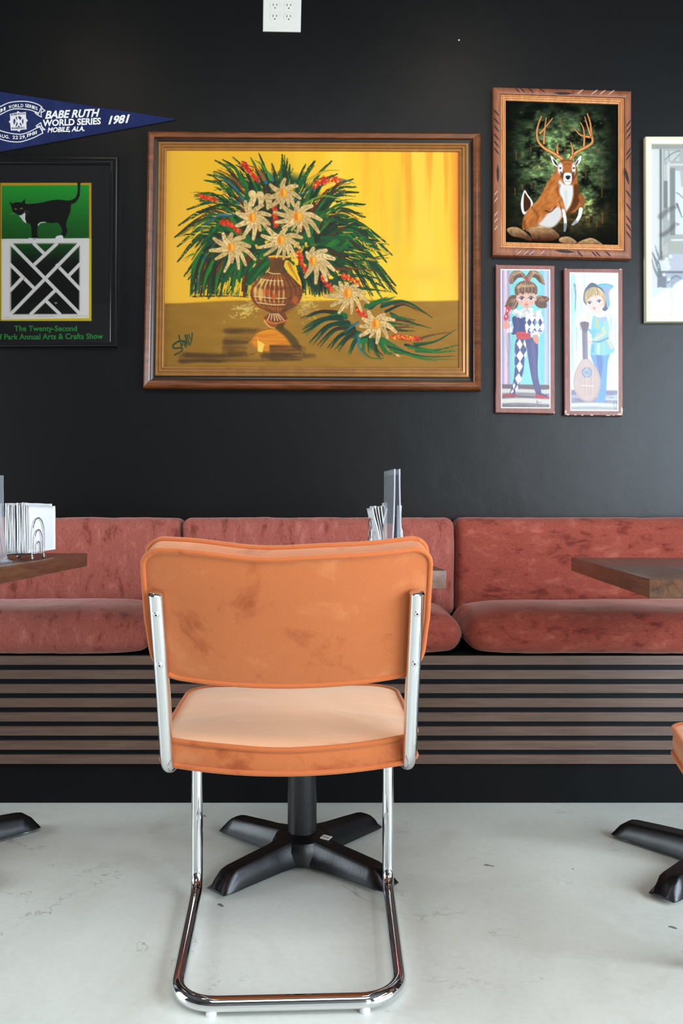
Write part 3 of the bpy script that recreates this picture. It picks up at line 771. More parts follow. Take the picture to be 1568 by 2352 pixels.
    def petal(cx, cy, ang, L, wd):
        n = crom([(cx+12*math.cos(ang), cy+12*math.sin(ang)), (cx+L*.55*math.cos(ang-.07), cy+L*.55*math.sin(ang-.07)), (cx+L*math.cos(ang+.12), cy+L*math.sin(ang+.12)+L*.10)], 6)
        wd *= 1.22; cv.line(n, wd*1.12, wd*.6, (150, 96, 54), .55, 0, smooth=0)
        cv.line(n, wd, wd*.45, random.choice(CRM), 1, .12, smooth=0, h=1.0)
        for k in range(int(L/6)):
            t = random.uniform(.2, .95); i = int(t*(len(n)-1)); p = n[i]; s_ = random.choice((-1, 1)); ln = wd*random.uniform(.5, 1.0)*(1-t*.5)
            cv.line([(p[0], p[1]), (p[0]+s_*ln*math.sin(ang)+6*math.cos(ang), p[1]-s_*ln*math.cos(ang)+6*math.sin(ang))], 1.1, .8, random.choice([(120, 106, 74), (90, 100, 70), (150, 120, 86)]), .6, 0, smooth=0)
    def daisy(cx, cy, spec, rc=(15, 20)):
        for (deg, L, wd) in spec: petal(cx, cy, R(deg), L, wd)
        cv.ell(cx, cy, rc[0]+3, rc[1]+3, (196, 140, 60), .7, 2); cv.ell(cx, cy, rc[0], rc[1], (236, 172, 44), 1, 1.5, h=1.3)
        cv.ell(cx-rc[0]*.3, cy, rc[0]*.5, rc[1]*.75, (224, 110, 28), .9, 3); cv.ell(cx+rc[0]*.25, cy-3, rc[0]*.35, rc[1]*.6, (246, 200, 70), .9, 3)
    for (x, y) in ((505, 315), (540, 320), (575, 330)): petal(x, y-25, R(80), 55, 14)
    daisy(648, 298, [(-92, 70, 12), (-40, 72, 12), (-150, 75, 12), (5, 76, 11), (40, 70, 11), (95, 62, 10), (130, 78, 12), (165, 85, 12), (60, 58, 10)])
    daisy(507, 408, [(-118, 85, 13), (-60, 78, 12), (-20, 82, 12), (10, 80, 12), (48, 62, 12), (80, 88, 12), (110, 80, 12), (150, 76, 13), (-165, 74, 15), (-100, 90, 10), (30, 95, 9)])
    daisy(713, 405, [(-95, 72, 13), (-50, 84, 15), (-5, 104, 13), (25, 110, 12), (50, 92, 12), (90, 82, 7), (110, 60, 8), (165, 100, 12), (190, 110, 12), (215, 104, 12), (140, 78, 12), (72, 60, 8)], (20, 22))
    daisy(637, 510, [(-75, 60, 13), (-140, 82, 13), (-20, 94, 13), (10, 88, 12), (40, 90, 10), (75, 78, 9), (100, 72, 9), (135, 95, 9), (160, 104, 11), (-168, 90, 12), (55, 76, 8)], (16, 19))
    daisy(412, 542, [(-95, 66, 14), (-50, 78, 14), (-15, 84, 13), (15, 116, 11), (40, 96, 10), (62, 94, 9), (100, 104, 9), (140, 82, 11), (170, 94, 12), (-155, 92, 12), (-125, 78, 12), (80, 62, 10)], (15, 18))
    daisy(780, 603, [(-95, 62, 14), (-50, 80, 15), (-18, 96, 15), (12, 100, 13), (45, 100, 12), (75, 92, 12), (110, 74, 12), (-130, 50, 12), (30, 90, 10)], (15, 19))
    daisy(938, 750, [(-100, 48, 13), (-50, 60, 12), (-15, 74, 12), (12, 98, 10), (42, 92, 10), (72, 84, 9), (110, 88, 11), (140, 88, 12), (172, 100, 12), (-155, 72, 13), (-130, 66, 12), (90, 60, 8)], (17, 22))
    daisy(1065, 888, [(-125, 70, 14), (-60, 60, 13), (-25, 84, 13), (10, 92, 13), (40, 76, 11), (80, 78, 12), (140, 84, 12), (170, 70, 13), (-160, 66, 13), (110, 60, 9)], (18, 22))
    # signature
    sg = (28, 62, 40)
    for pts, wd in [([(204, 966), (176, 966), (150, 984), (156, 998), (186, 996), (190, 1008), (176, 1018), (156, 1028)], 4.2), ([(176, 940), (184, 975), (192, 1004)], 3.2), ([(188, 985), (198, 968), (204, 975), (206, 994)], 3.0), ([(198, 984), (210, 976), (206, 966), (202, 980), (212, 990)], 2.4), ([(204, 938), (210, 962), (216, 984)], 3.2), ([(213, 938), (218, 960), (223, 980)], 3.2), ([(222, 936), (225, 950), (230, 958)], 2.6), ([(236, 930), (234, 955), (226, 984)], 3.0)]:
        cv.line(pts, wd, wd*.7, sg, 1, 0)
    e = 10
    cv.img = cv.img*np.array([.90, .81, .64])
    can = cv.build('canvas', 'P', .0125, M['oil'], relief=.0016)
    outer = [(42, 28), (1533, 35), (1536, 1191), (20, 1181)]
    inn = [(121, 106), (1439, 113), (1440, 1087), (109, 1080)]
    fo = frame_band(outer, inn, 'P', [(0, .002), (0, .030), (.05, .036), (.15, .040), (.30, .037), (.355, .033), (.36, .022)], 'frame', M['frame_wood'])
    gr = frame_band(outer, inn, 'P', [(.36, .022), (.44, .019), (.56, .019), (.56, .024)], 'frame_groove', M['groove'])
    gi = frame_band(outer, inn, 'P', [(.56, .024), (.60, .028), (.66, .0285), (.70, .0255), (.71, .021), (.74, .021), (.76, .025), (.83, .026), (.86, .022), (.87, .018), (.90, .018), (.92, .021), (.97, .020), (1.0, .017), (1.0, .010)], 'gilt_liner', M['gilt'])
    bk = slab([(60, 50), (1515, 50), (1515, 1170), (45, 1165)], 'P', .0, .008, 'backing_board', M['groove'])
    c = at(700, 600, WALL); root = empty('flower_painting', (c.x, WALL, c.z))
    adopt(root, can, fo, gr, gi, bk)
    tag(gi, 'stepped gilt inner liner of the frame')
    tag(root, 'large walnut framed oil painting of white daisies in a brown vase on yellow', 'painting')
flower_painting()

# ============================================================ the leaping deer
def deer_painting():
    inner = [(172, 132), (1064, 162), (1064, 1278), (172, 1255)]
    cv = Canvas(inner, 2.6, (10, 12, 8))
    def bgf(X, Y, img):
        n = fbm(X, Y*1.4, 90, 5); n2 = fbm(X+500, Y*1.7+100, 30, 4)
        d = np.exp(-(((X-620)/330.)**4)-(((Y-640)/420.)**4))
        k = np.clip((n-.30)*3.4, 0, 1)*d*np.clip(.35+n2*1.1, 0, 1.3)
        g = np.array([104, 126, 80])/255.0; base = np.array([9, 11, 7])/255.0+k[..., None]*g*.95
        lit = np.exp(-(((X-600)/190.)**2)-(((Y-600)/170.)**2)); base = base+(lit*np.clip((n2-.42)*3.4, 0, 1))[..., None]*np.array([112, 116, 62])/255.0*.85
        lo = np.exp(-(((X-640)/330.)**2)-(((Y-1060)/110.)**2)); base = base*(1-lo[..., None]*.4)+(lo*np.clip(n2+.05, 0, 1))[..., None]*np.array([120, 88, 44])/255.0*.75
        l3 = np.exp(-(((X-830)/50.)**2)-(((Y-950)/110.)**2)); base = base+(l3*np.clip((n2-.4)*3, 0, 1))[..., None]*np.array([90, 96, 50])/255.0
        return base
    cv.texture(bgf)
    for k in range(420):        # leafy dabs
        x, y = random.gauss(620, 190), random.gauss(590, 200)
        if not (230 < x < 980 and 210 < y < 1000): continue
        br_ = math.exp(-((x-600)/220)**2-((y-600)/190)**2); c = (66+100*br_*random.random(), 88+90*br_*random.random(), 50+40*br_*random.random())
        cv.ell(x, y, random.uniform(5, 13), random.uniform(3, 7), c, random.uniform(.3, .7), 4, random.uniform(-.6, .2))
    for (x, y, h_) in ((260, 570, 40), (375, 520, 20), (428, 655, 30), (610, 300, 30), (700, 360, 30), (645, 510, 34), (912, 530, 22), (808, 730, 26), (935, 760, 36), (935, 860, 40), (310, 820, 28), (250, 850, 34), (380, 810, 22), (835, 1080, 50), (940, 1060, 50), (895, 1110, 30), (795, 640, 20)):
        cv.line([(x, y-h_*.8), (x+2, y), (x-2, y+h_*.8)], 5, 3, (150, 92, 44), .6, .3, soft=4)
        cv.line([(x+3, y-h_*.8), (x+4, y+h_*.8)], 2, 2, (70, 40, 18), .6, .2, soft=3)
    for pts in ([(190, 1160), (200, 1135), (260, 1130), (320, 1160), (375, 1210), (380, 1240), (300, 1215), (230, 1200)], [(335, 1150), (370, 1130), (440, 1120), (520, 1130), (580, 1170), (600, 1210), (520, 1240), (400, 1235), (370, 1180)], [(600, 1220), (640, 1205), (690, 1210), (740, 1250), (700, 1262), (610, 1250)], [(740, 1255), (790, 1230), (850, 1215), (900, 1235), (945, 1275), (850, 1276), (760, 1272)]):
        cx = sum(p[0] for p in pts)/len(pts); ty = min(p[1] for p in pts)
        cv.poly(pts, lambda X, Y: np.clip(np.stack([(206-(Y-ty)*1.25), (160-(Y-ty)*1.15), (110-(Y-ty)*.85)], -1)*(.62+.5*fbm(X, Y, 22, 3))[..., None], 8, 255)/255, 1, 4, 5)
    FUR = [(168, 98, 44), (150, 82, 34), (182, 112, 56)]
    def fur(X, Y): 
        n = fbm(X*.9+Y*.5, Y*.6, 26, 4); return np.stack([120+90*n, 62+66*n, 22+46*n], -1)/255
    # tail, body
    cv.poly([(325, 838), (350, 870), (385, 920), (390, 960), (350, 1010), (320, 1030), (300, 985), (300, 920)], (224, 222, 214), 1, 3, 4)
    cv.poly([(325, 860), (350, 890), (375, 930), (370, 975), (330, 1010), (318, 960)], (60, 34, 20), 1, 4, 4)
    cv.poly([(585, 660), (560, 700), (500, 790), (440, 900), (380, 965), (330, 1030), (308, 1100), (315, 1150), (350, 1140), (440, 1118), (540, 1130), (620, 1060), (650, 1020), (720, 1010), (760, 960), (760, 880), (745, 780), (730, 690), (690, 650)], fur, 1, 4, 5)
    cv.poly([(470, 1070), (530, 1000), (600, 970), (620, 1020), (600, 1080), (540, 1132), (440, 1112)], (196, 192, 186), .95, 10, 5)
    cv.poly([(600, 760), (640, 790), (700, 800), (712, 850), (700, 930), (672, 985), (648, 1000), (628, 920), (600, 850)], (206, 202, 196), .97, 9, 5)
    cv.line([(650, 850), (655, 920), (650, 980)], 10, 6, (168, 166, 166), .5, .3, soft=8)
    cv.poly([(715, 800), (748, 800), (762, 900), (740, 970), (690, 1015), (655, 1020), (690, 960), (712, 880)], (74, 38, 20), .85, 9, 5)
    # haunch/shoulder shading painted as brush marks
    for pts in ([(520, 780), (480, 870), (480, 960)], [(540, 820), (520, 900), (500, 960)], [(430, 940), (370, 1010), (340, 1090)], [(600, 720), (560, 800), (560, 880)]): cv.line(pts, 9, 5, (196, 122, 62), .45, .5, soft=7)
    for pts in ([(600, 800), (590, 850), (600, 900)], [(390, 980), (430, 1040), (420, 1100)], [(320, 1090), (330, 1130), (350, 1145)]): cv.line(pts, 12, 7, (96, 46, 20), .5, .3, soft=8)
    # near foreleg bent, far foreleg
    cv.line([(500, 990), (540, 930), (600, 915)], 34, 24, fur, 1, 0, soft=5); cv.line([(600, 915), (620, 960), (640, 1020)], 25, 14, fur, 1, 0, soft=4)
    cv.line([(630, 1000), (645, 1060), (648, 1110)], 14, 11, (214, 212, 208), 1, 0, soft=3); cv.line([(648, 1110), (645, 1140), (642, 1158)], 12, 9, (120, 120, 124), 1, 0, soft=3)
    cv.line([(490, 1000), (530, 1010), (575, 965)], 4, 5, (60, 28, 14), .8, 0, soft=4); cv.line([(600, 930), (615, 980), (625, 1030)], 3, 3, (60, 30, 16), .6, 0, soft=3)
    cv.line([(770, 890), (785, 930), (770, 990)], 22, 14, (140, 78, 40), 1, 0, soft=4); cv.line([(770, 990), (760, 1040), (735, 1085)], 16, 12, (212, 210, 206), 1, 0, soft=3); cv.line([(730, 1088), (705, 1110)], 13, 9, (140, 142, 148), 1, 0, soft=3)
    # head
    cv.poly([(530, 568), (560, 590), (590, 640), (580, 655), (550, 625)], (226, 226, 222), 1, 3, 4); cv.poly([(548, 592), (572, 612), (586, 645), (566, 632)], (50, 34, 30), 1, 3, 4)
    cv.poly([(772, 566), (745, 590), (718, 640), (736, 645), (768, 610)], (222, 222, 218), 1, 3, 4); cv.poly([(750, 596), (734, 618), (724, 644), (745, 628)], (80, 56, 48), 1, 3, 4)
    cv.poly([(600, 612), (650, 596), (710, 610), (738, 660), (735, 720), (715, 760), (690, 790), (660, 790), (635, 762), (600, 720), (584, 665)], (120, 62, 30), 1, 3, 5)
    cv.poly([(625, 615), (660, 606), (700, 615), (705, 650), (690, 695), (640, 695), (625, 650)], (166, 96, 46), .9, 7, 5)
    for sx in (608, 714): cv.ell(sx, 668, 20 if sx < 650 else 14, 46, (224, 222, 220), .95, 6); cv.ell(sx, 664, 9, 7, (40, 20, 14), 1, 2); cv.ell(sx-2, 662, 3, 2, (190, 90, 60), 1, 1)
    cv.line([(612, 700), (630, 730), (640, 750)], 8, 8, (90, 44, 22), .8, 0, soft=4); cv.line([(712, 700), (705, 730), (698, 750)], 8, 8, (70, 34, 18), .8, 0, soft=4)
    cv.poly([(640, 706), (668, 700), (694, 706), (700, 740), (694, 780), (668, 796), (640, 780), (632, 745)], (222, 220, 218), 1, 4, 5)
    cv.poly([(650, 728), (670, 722), (688, 728), (682, 748), (668, 756), (655, 748)], (40, 38, 38), 1, 3, 4); cv.line([(645, 772), (668, 768), (690, 772)], 2.5, 2.5, (90, 90, 90), .8, 0)
    cv.line([(640, 640), (665, 628), (690, 640)], 3, 3, (90, 44, 20), .6, .2, soft=4)
    # antlers
    def ant(pts, w0, w1):
        cv.line(pts, w0+2, w1+1.5, (60, 30, 14), .8, 0, soft=3); cv.line(pts, w0, w1, (176, 108, 56), 1, 0, soft=2); cv.line([(p[0]-w0*.3, p[1]-2) for p in pts], w0*.35, w1*.4, (226, 164, 104), .85, .1, soft=2)
    ant([(620, 590), (560, 550), (480, 505), (435, 450), (425, 380), (440, 310), (462, 258)], 14, 4)
    ant([(450, 390), (490, 345), (548, 272)], 8, 3); ant([(480, 470), (484, 380), (498, 268)], 8, 3); ant([(588, 550), (585, 510), (592, 470)], 9, 3)
    ant([(690, 590), (740, 540), (820, 495), (862, 460), (855, 400), (845, 310), (822, 235)], 14, 4)
    ant([(840, 420), (770, 405), (718, 352)], 9, 3); ant([(795, 490), (798, 410), (790, 350), (768, 305)], 8, 3); ant([(850, 410), (825, 340), (802, 260)], 8, 3); ant([(705, 560), (705, 510), (690, 462)], 9, 3)
    can = cv.build('velvet_canvas', 'D', .012, M['velvet_paint'])
    outer = [(75, 40), (1158, 72), (1158, 1390), (70, 1362)]; inn = [(175, 135), (1062, 165), (1062, 1275), (175, 1252)]
    fo = frame_band(outer, inn, 'D', [(0, .002), (0, .020), (.03, .026), (.12, .029), (.42, .030), (.56, .027), (.585, .020)], 'carved_frame', M['carved'])
    li = frame_band(outer, inn, 'D', [(.585, .020), (.60, .023), (.70, .0235), (.72, .0195), (.74, .0195), (.76, .022), (.85, .0215), (.87, .0175), (.89, .0175), (.91, .019), (1, .018), (1, .010)], 'pine_liner', M['pine'])
    # carved notches: shallow V cuts modelled into the frame
    cuts = []
    def notch(x0, y0, x1, y1, w_, mi):
        mbn = MB(); a = Vector((x0, y0)); b_ = Vector((x1, y1)); d = (b_-a).normalized(); n = Vector((-d.y, d.x))*w_
        q = [a, a.lerp(b_, .3)+n, a.lerp(b_, .7)+n*.9, b_, a.lerp(b_, .7)-n*.9, a.lerp(b_, .3)-n]
        f = [pic('D', p.x, p.y, .0306) for p in q]; bk_ = [pic('D', p.x, p.y, .024) for p in q]
        mbn.add(f+bk_, [(0, 1, 2, 3, 4, 5)]+[(i, (i+1) % 6, (i+1) % 6+6, i+6) for i in range(6)]); cuts.append(mbn.build('carved_notch', M['carve_light' if mi else 'carve_dark'], None, False))
    for x in (245, 285, 350, 440): notch(x, 52, x+38, 90, 4, 0)
    for x in (780, 892, 955, 1025): notch(x, 62+(x-780)*.02, x-58, 106+(x-780)*.02, 5, 1 if x > 800 else 1)
    for y in (220, 285, 345, 410, 465, 520): notch(78, y, 122, y+56, 4.5, 0)
    for y in (850, 905, 1015, 1065, 1125): notch(112, y, 76, y+48, 4.5, 1)
    for y in (300, 350, 400, 520, 560): notch(1153, y, 1112, y+62, 5, 0)
    for y in (850, 950, 1050, 1110, 1170): notch(1112, y, 1152, y+62, 5, 0)
    for x in (300, 355, 400, 480): notch(x, 1322, x-50, 1364, 4, 1)
    for x in (730, 840, 870, 950): notch(x, 1330, x+45, 1374, 4.5, 0)
    for q in ((545, 92, 700, 96, 9, 0), (555, 1326, 715, 1340, 10, 0), (108, 650, 110, 800, 9, 0), (1106, 680, 1136, 812, 10, 0)): notch(*q)
    bk = slab([(90, 60), (1140, 90), (1140, 1370), (90, 1345)], 'D', 0, .008, 'backing_board', M['groove'])
    c = at(1290, 400, WALL); root = empty('deer_painting', (c.x, WALL, c.z)); adopt(root, can, fo, li, bk); adopt(fo, *cuts)
    tag(li, 'pale ridged inner liner of the carved frame')
    tag(root, 'painting of a leaping antlered deer in a carved rustic brown wooden frame', 'painting')
deer_painting()
# ============================================================ the two small plaques
def plaque(outer, line_q, paint, label, chips, name='picture_plaque'):
    parts = [slab(outer, 'G', .001, .022, 'board', M['plaque'], bev=.002)]
    # pale printed border, then the print on it
    q = line_q; cx = sum(p[0] for p in q)/4; cy = sum(p[1] for p in q)/4
    parts.append(slab(q, 'G', .0215, .0226, 'printed_border', M['ink_white']))
    qi = [(x-math.copysign(9, x-cx), y-math.copysign(9, y-cy)) for x, y in q]
    cv = Canvas(qi, 2.3, (120, 190, 190)); paint(cv); cv.img = cv.img*.92; parts.append(cv.build('print', 'G', .0229, M['gloss_print']))
    if chips:
        for (x, y, rx, ry) in chips:
            mb = MB(); n = 9; f = [pic('G', x+rx*math.cos(a)*random.uniform(.7, 1.2), y+ry*math.sin(a)*random.uniform(.7, 1.2), .0228) for a in [2*math.pi*i/n for i in range(n)]]
            b_ = [Vector((p.x, p.y+.004, p.z)) for p in f]
            mb.add(f+b_, [tuple(range(n))]+[(i, (i+1) % n, (i+1) % n+n, i+n) for i in range(n)])
            parts.append(mb.build('worn_spot', M['plaque_chip'], None, False)); parts[-1]['label'] = 'pale chipped spot'
    c = at(1110+cx/3.4236, 590+cy/3.4236, WALL); root = empty(name, (c.x, WALL, c.z)); adopt(root, *parts)
    tag(root, label, 'picture', 'small plaques under the deer painting'); return root
HR_ = [(86, 52, 38), (110, 70, 50), (70, 44, 36), (140, 100, 72), (190, 150, 110)]
def hairlock(cv, pts, w0, w1, cols=HR_, n=10, spread=10):
    for k in range(n):
        o = random.uniform(-spread, spread); cv.line([(x+o*.8, y+o*.5) for x, y in pts], w0, w1, random.choice(cols), .8, .3)
def girl(cv):
    cv.rectf(100, 60, 560, 1230, (136, 206, 202))
    for (x0, x1, c) in ((140, 165, (176, 130, 176)), (160, 190, (232, 196, 196)), (186, 206, (180, 120, 160)), (205, 260, (124, 196, 192)), (440, 480, (120, 196, 196)), (478, 500, (206, 190, 206)), (498, 520, (176, 160, 190))):
        cv.poly([(x0, 90), (x1, 90), (x1+2, 1010), (x0+2, 1010)], c, .9, 10)
    for k in range(70):
        x = random.uniform(150, 515); y = random.uniform(110, 800); cv.line([(x, y), (x+3, y+random.uniform(60, 240))], 5, 3, random.choice([(150, 220, 214), (116, 190, 190), (170, 214, 214), (196, 190, 204)]), .28, .4)
    cv.rectf(140, 1005, 530, 1190, (196, 190, 184)); cv.poly([(140, 1003), (530, 1008), (530, 1040), (430, 1048), (140, 1036)], (100, 82, 88), .95, 5)
    for (y, c, h_) in ((1060, (206, 200, 190), 16), (1082, (110, 96, 104), 9), (1105, (84, 72, 82), 14), (1135, (214, 208, 192), 18), (1168, (104, 92, 100), 14), (1185, (90, 80, 88), 10)):
        cv.line([(140, y), (300, y-6), (520, y+4)], h_, h_*.7, c, .85, .2, soft=7)
    # pony tails
    cv.poly([(335, 185), (322, 140), (280, 116), (236, 124), (216, 160), (206, 214), (236, 200), (270, 168), (310, 166)], (96, 62, 46), 1, 2, 5); cv.poly([(343, 185), (355, 138), (395, 114), (436, 124), (456, 160), (470, 216), (436, 200), (405, 168), (365, 164)], (96, 62, 46), 1, 2, 5)
    cv.poly([(262, 310), (215, 305), (184, 340), (172, 390), (205, 412), (250, 408), (272, 370)], (98, 64, 48), 1, 2, 5); cv.poly([(412, 320), (450, 306), (510, 322), (492, 352), (496, 392), (450, 404), (418, 392), (400, 360)], (98, 64, 48), 1, 2, 5)
    for pts, w0 in (([(335, 180), (290, 120), (235, 140), (215, 205)], 26), ([(345, 180), (390, 118), (440, 140), (465, 212)], 26)):
        hairlock(cv, pts, 6, 3, n=34, spread=18); cv.line([(p[0], p[1]+2) for p in pts[1:3]], 12, 9, (206, 170, 128), .6, .3, soft=9)
    for pts in ([(262, 330), (215, 320), (190, 370), (175, 395)], [(262, 345), (235, 400), (215, 410)], [(415, 330), (455, 315), (480, 350), (508, 325)], [(415, 350), (430, 390), (480, 395)]):
        hairlock(cv, pts, 6, 3, n=18, spread=13)
    cv.ell(232, 345, 24, 16, (176, 134, 98), .6, 8, -.4); cv.ell(450, 340, 22, 16, (166, 124, 92), .6, 8, .4)
    # head
    cv.ell(333, 262, 90, 74, (104, 66, 48), 1, 2); cv.poly([(262, 290), (300, 262), (370, 262), (408, 290), (406, 345), (380, 385), (338, 402), (296, 385), (266, 345)], (226, 176, 152), 1, 2, 5)
    cv.ell(262, 330, 9, 16, (222, 160, 140), 1, 2); cv.ell(410, 332, 7, 15, (216, 160, 140), 1, 2)
    cv.poly([(246, 275), (270, 215), (333, 188), (395, 215), (421, 275), (412, 300), (396, 290), (372, 284), (352, 288), (330, 282), (306, 296), (290, 286), (268, 304), (250, 300)], (112, 72, 52), 1, 2, 4)
    for k in range(60):
        x = random.uniform(250, 415); cv.line([(333+(x-333)*.5, 198), (x, 245), (x, random.uniform(270, 298))], 3, 2, random.choice(HR_), .7, .2)
    cv.line([(270, 238), (300, 228), (330, 232), (390, 228)], 13, 9, (216, 172, 128), .7, .3, soft=8)
    cv.ell(339, 180, 11, 15, (196, 44, 54), 1, 2)
    for ex in (299, 371):
        cv.ell(ex, 327, 22, 14, (236, 226, 222), .9, 3); cv.ell(ex, 327, 13, 13, (60, 72, 100), 1, 2.5); cv.ell(ex, 327, 6, 7, (20, 20, 34), 1, 2); cv.ell(ex-4, 322, 3, 3, (240, 240, 240), 1, 1)
        cv.line([(ex-22, 326), (ex, 312), (ex+22, 324)], 3, 3, (60, 36, 36), .9); cv.line([(ex-18, 305), (ex, 299), (ex+18, 304)], 2, 2, (130, 86, 66), .6)
    cv.ell(290, 360, 16, 10, (232, 150, 140), .5, 8); cv.ell(380, 360, 13, 10, (230, 150, 140), .5, 8)
    cv.ell(336, 356, 5, 3, (206, 130, 116), .8, 3); cv.ell(336, 373, 13, 4.5, (206, 84, 86), 1, 2.5); cv.ell(336, 382, 9, 4.5, (220, 110, 108), 1, 2.5); cv.rectf(318, 385, 352, 425, (214, 160, 138))
    # legs: checked on the left, dark blue on the right
    legL = [(262, 645), (335, 645), (338, 720), (322, 800), (312, 900), (285, 990), (255, 1070), (225, 1085), (206, 1070), (232, 990), (243, 900), (243, 800), (246, 700)]
    cv.poly(legL, (72, 78, 120), 1, 2, 4)
    def inside(X, Y):      # diamonds follow the leg
        t = (Y-640)/430.; cx_ = 295-(t**1.5)*66; hw = 44-20*t
        u = (X-cx_)/hw*.85; v = (Y-640)/84.
        return np.clip((.5-np.abs(((v) % 1)-.5)-np.abs(u)*.5+.0)*12, 0, 1)+np.clip((.5-np.abs(((v+.5) % 1)-.5)-np.abs(np.abs(u)-1)*.5)*12, 0, 1)
    for q in (((283, 646), (306, 690), (286, 734), (258, 684)), ((322, 648), (334, 690), (332, 722), (310, 684)), ((286, 734), (314, 778), (286, 826), (256, 778)), ((334, 740), (336, 775), (322, 800), (316, 770)), ((284, 818), (308, 862), (280, 912), (256, 860)), ((246, 745), (252, 775), (243, 800)), ((276, 914), (304, 962), (270, 1006), (246, 956)), ((240, 990), (250, 1012), (236, 1044), (228, 1012)), ((268, 1006), (272, 1034), (254, 1072), (246, 1040)), ((232, 1040), (236, 1062), (214, 1078), (216, 1056)), ((244, 845), (250, 862), (244, 880))): cv.poly(q, (228, 214, 208), 1, 2)
    cv.poly([(333, 645), (415, 645), (428, 740), (424, 860), (430, 960), (452, 1060), (448, 1085), (420, 1090), (398, 1040), (372, 930), (350, 800), (338, 700)], (78, 78, 124), 1, 2, 4)
    cv.line([(385, 680), (395, 820), (405, 960)], 14, 8, (104, 104, 150), .55, .3, soft=8)
    cv.poly([(150, 1090), (200, 1080), (255, 1084), (258, 1096), (200, 1100), (155, 1102)], (176, 40, 56), 1, 2, 4); cv.poly([(410, 1080), (440, 1085), (480, 1092), (515, 1102), (512, 1112), (460, 1114), (412, 1108)], (186, 44, 60), 1, 2, 4); cv.line([(425, 1070), (460, 1085), (495, 1095)], 10, 7, (70, 60, 110), .9)
    # jacket
    cv.poly([(232, 470), (332, 480), (332, 605), (260, 610), (225, 612), (214, 590), (236, 560), (228, 520)], (62, 66, 116), 1, 2, 3)
    jr = [(332, 480), (455, 468), (470, 520), (478, 560), (455, 600), (430, 602), (345, 600), (332, 600)]
    cv.poly(jr, (230, 222, 226), 1, 2, 3)
    cv.poly(jr, (60, 66, 118), .95, 2, 3, tex=lambda X, Y: np.clip((.5-np.abs(((Y-480)/74.) % 1-.5)-np.abs(((X-338)/42.) % 1-.5)*1.0+.0)*10, 0, 1))
    cv.poly([(400, 500), (432, 500), (440, 560), (415, 580), (398, 560)], (206, 220, 224), .55, 5)
    cv.line([(262, 490), (270, 560), (255, 600)], 6, 5, (96, 100, 150), .5, .2, soft=5)
    # sash, frills
    cv.poly([(266, 592), (360, 598), (366, 640), (330, 650), (262, 642)], (200, 62, 70), 1, 2, 3); cv.line([(268, 615), (365, 622)], 3, 3, (150, 40, 52), .6)
    for k in range(80):
        a = random.uniform(0, math.pi*2); r_ = random.random()**.5; x = 340+130*r_*math.cos(a); y = 442+38*r_*math.sin(a)
        cv.ell(x, y, random.uniform(8, 15), random.uniform(7, 12), random.choice([(236, 228, 222), (214, 200, 194), (246, 240, 236), (190, 176, 172)]), .85, 3)
    for (cx_, cy_, rx, ry) in ((415, 600, 50, 30), (205, 560, 30, 46), (190, 580, 38, 18)):
        for k in range(26): cv.ell(cx_+random.gauss(0, rx*.42), cy_+random.gauss(0, ry*.42), 9, 8, random.choice([(240, 236, 236), (220, 212, 214), (206, 196, 200)]), .9, 3)
    cv.poly([(392, 620), (420, 615), (432, 660), (425, 685), (408, 680), (388, 650)], (222, 146, 120), 1, 2, 4)
    cv.poly([(150, 540), (170, 500), (195, 520), (200, 555), (175, 570), (152, 556)], (224, 150, 128), 1, 2, 4)
    # mask on a cord
    cv.poly([(178, 395), (200, 390), (210, 420), (192, 445), (196, 480), (170, 505), (158, 480), (172, 440)], (206, 44, 66), 1, 2, 4); cv.ell(186, 425, 6, 9, (240, 200, 200), 1, 2); cv.ell(176, 470, 6, 9, (240, 200, 200), 1, 2)
    cv.line([(205, 470), (200, 600), (212, 700), (205, 760)], 1.2, 1.2, (110, 90, 110), .8); cv.line([(175, 570), (180, 700), (196, 800), (185, 865)], 1.2, 1.2, (110, 90, 110), .8)
    cv.line([(415, 1150), (420, 1130), (425, 1160)], 1.6, 1.6, (50, 40, 50), .8); cv.line([(428, 1145), (440, 1142), (455, 1148)], 1.4, 1.4, (60, 50, 60), .7)
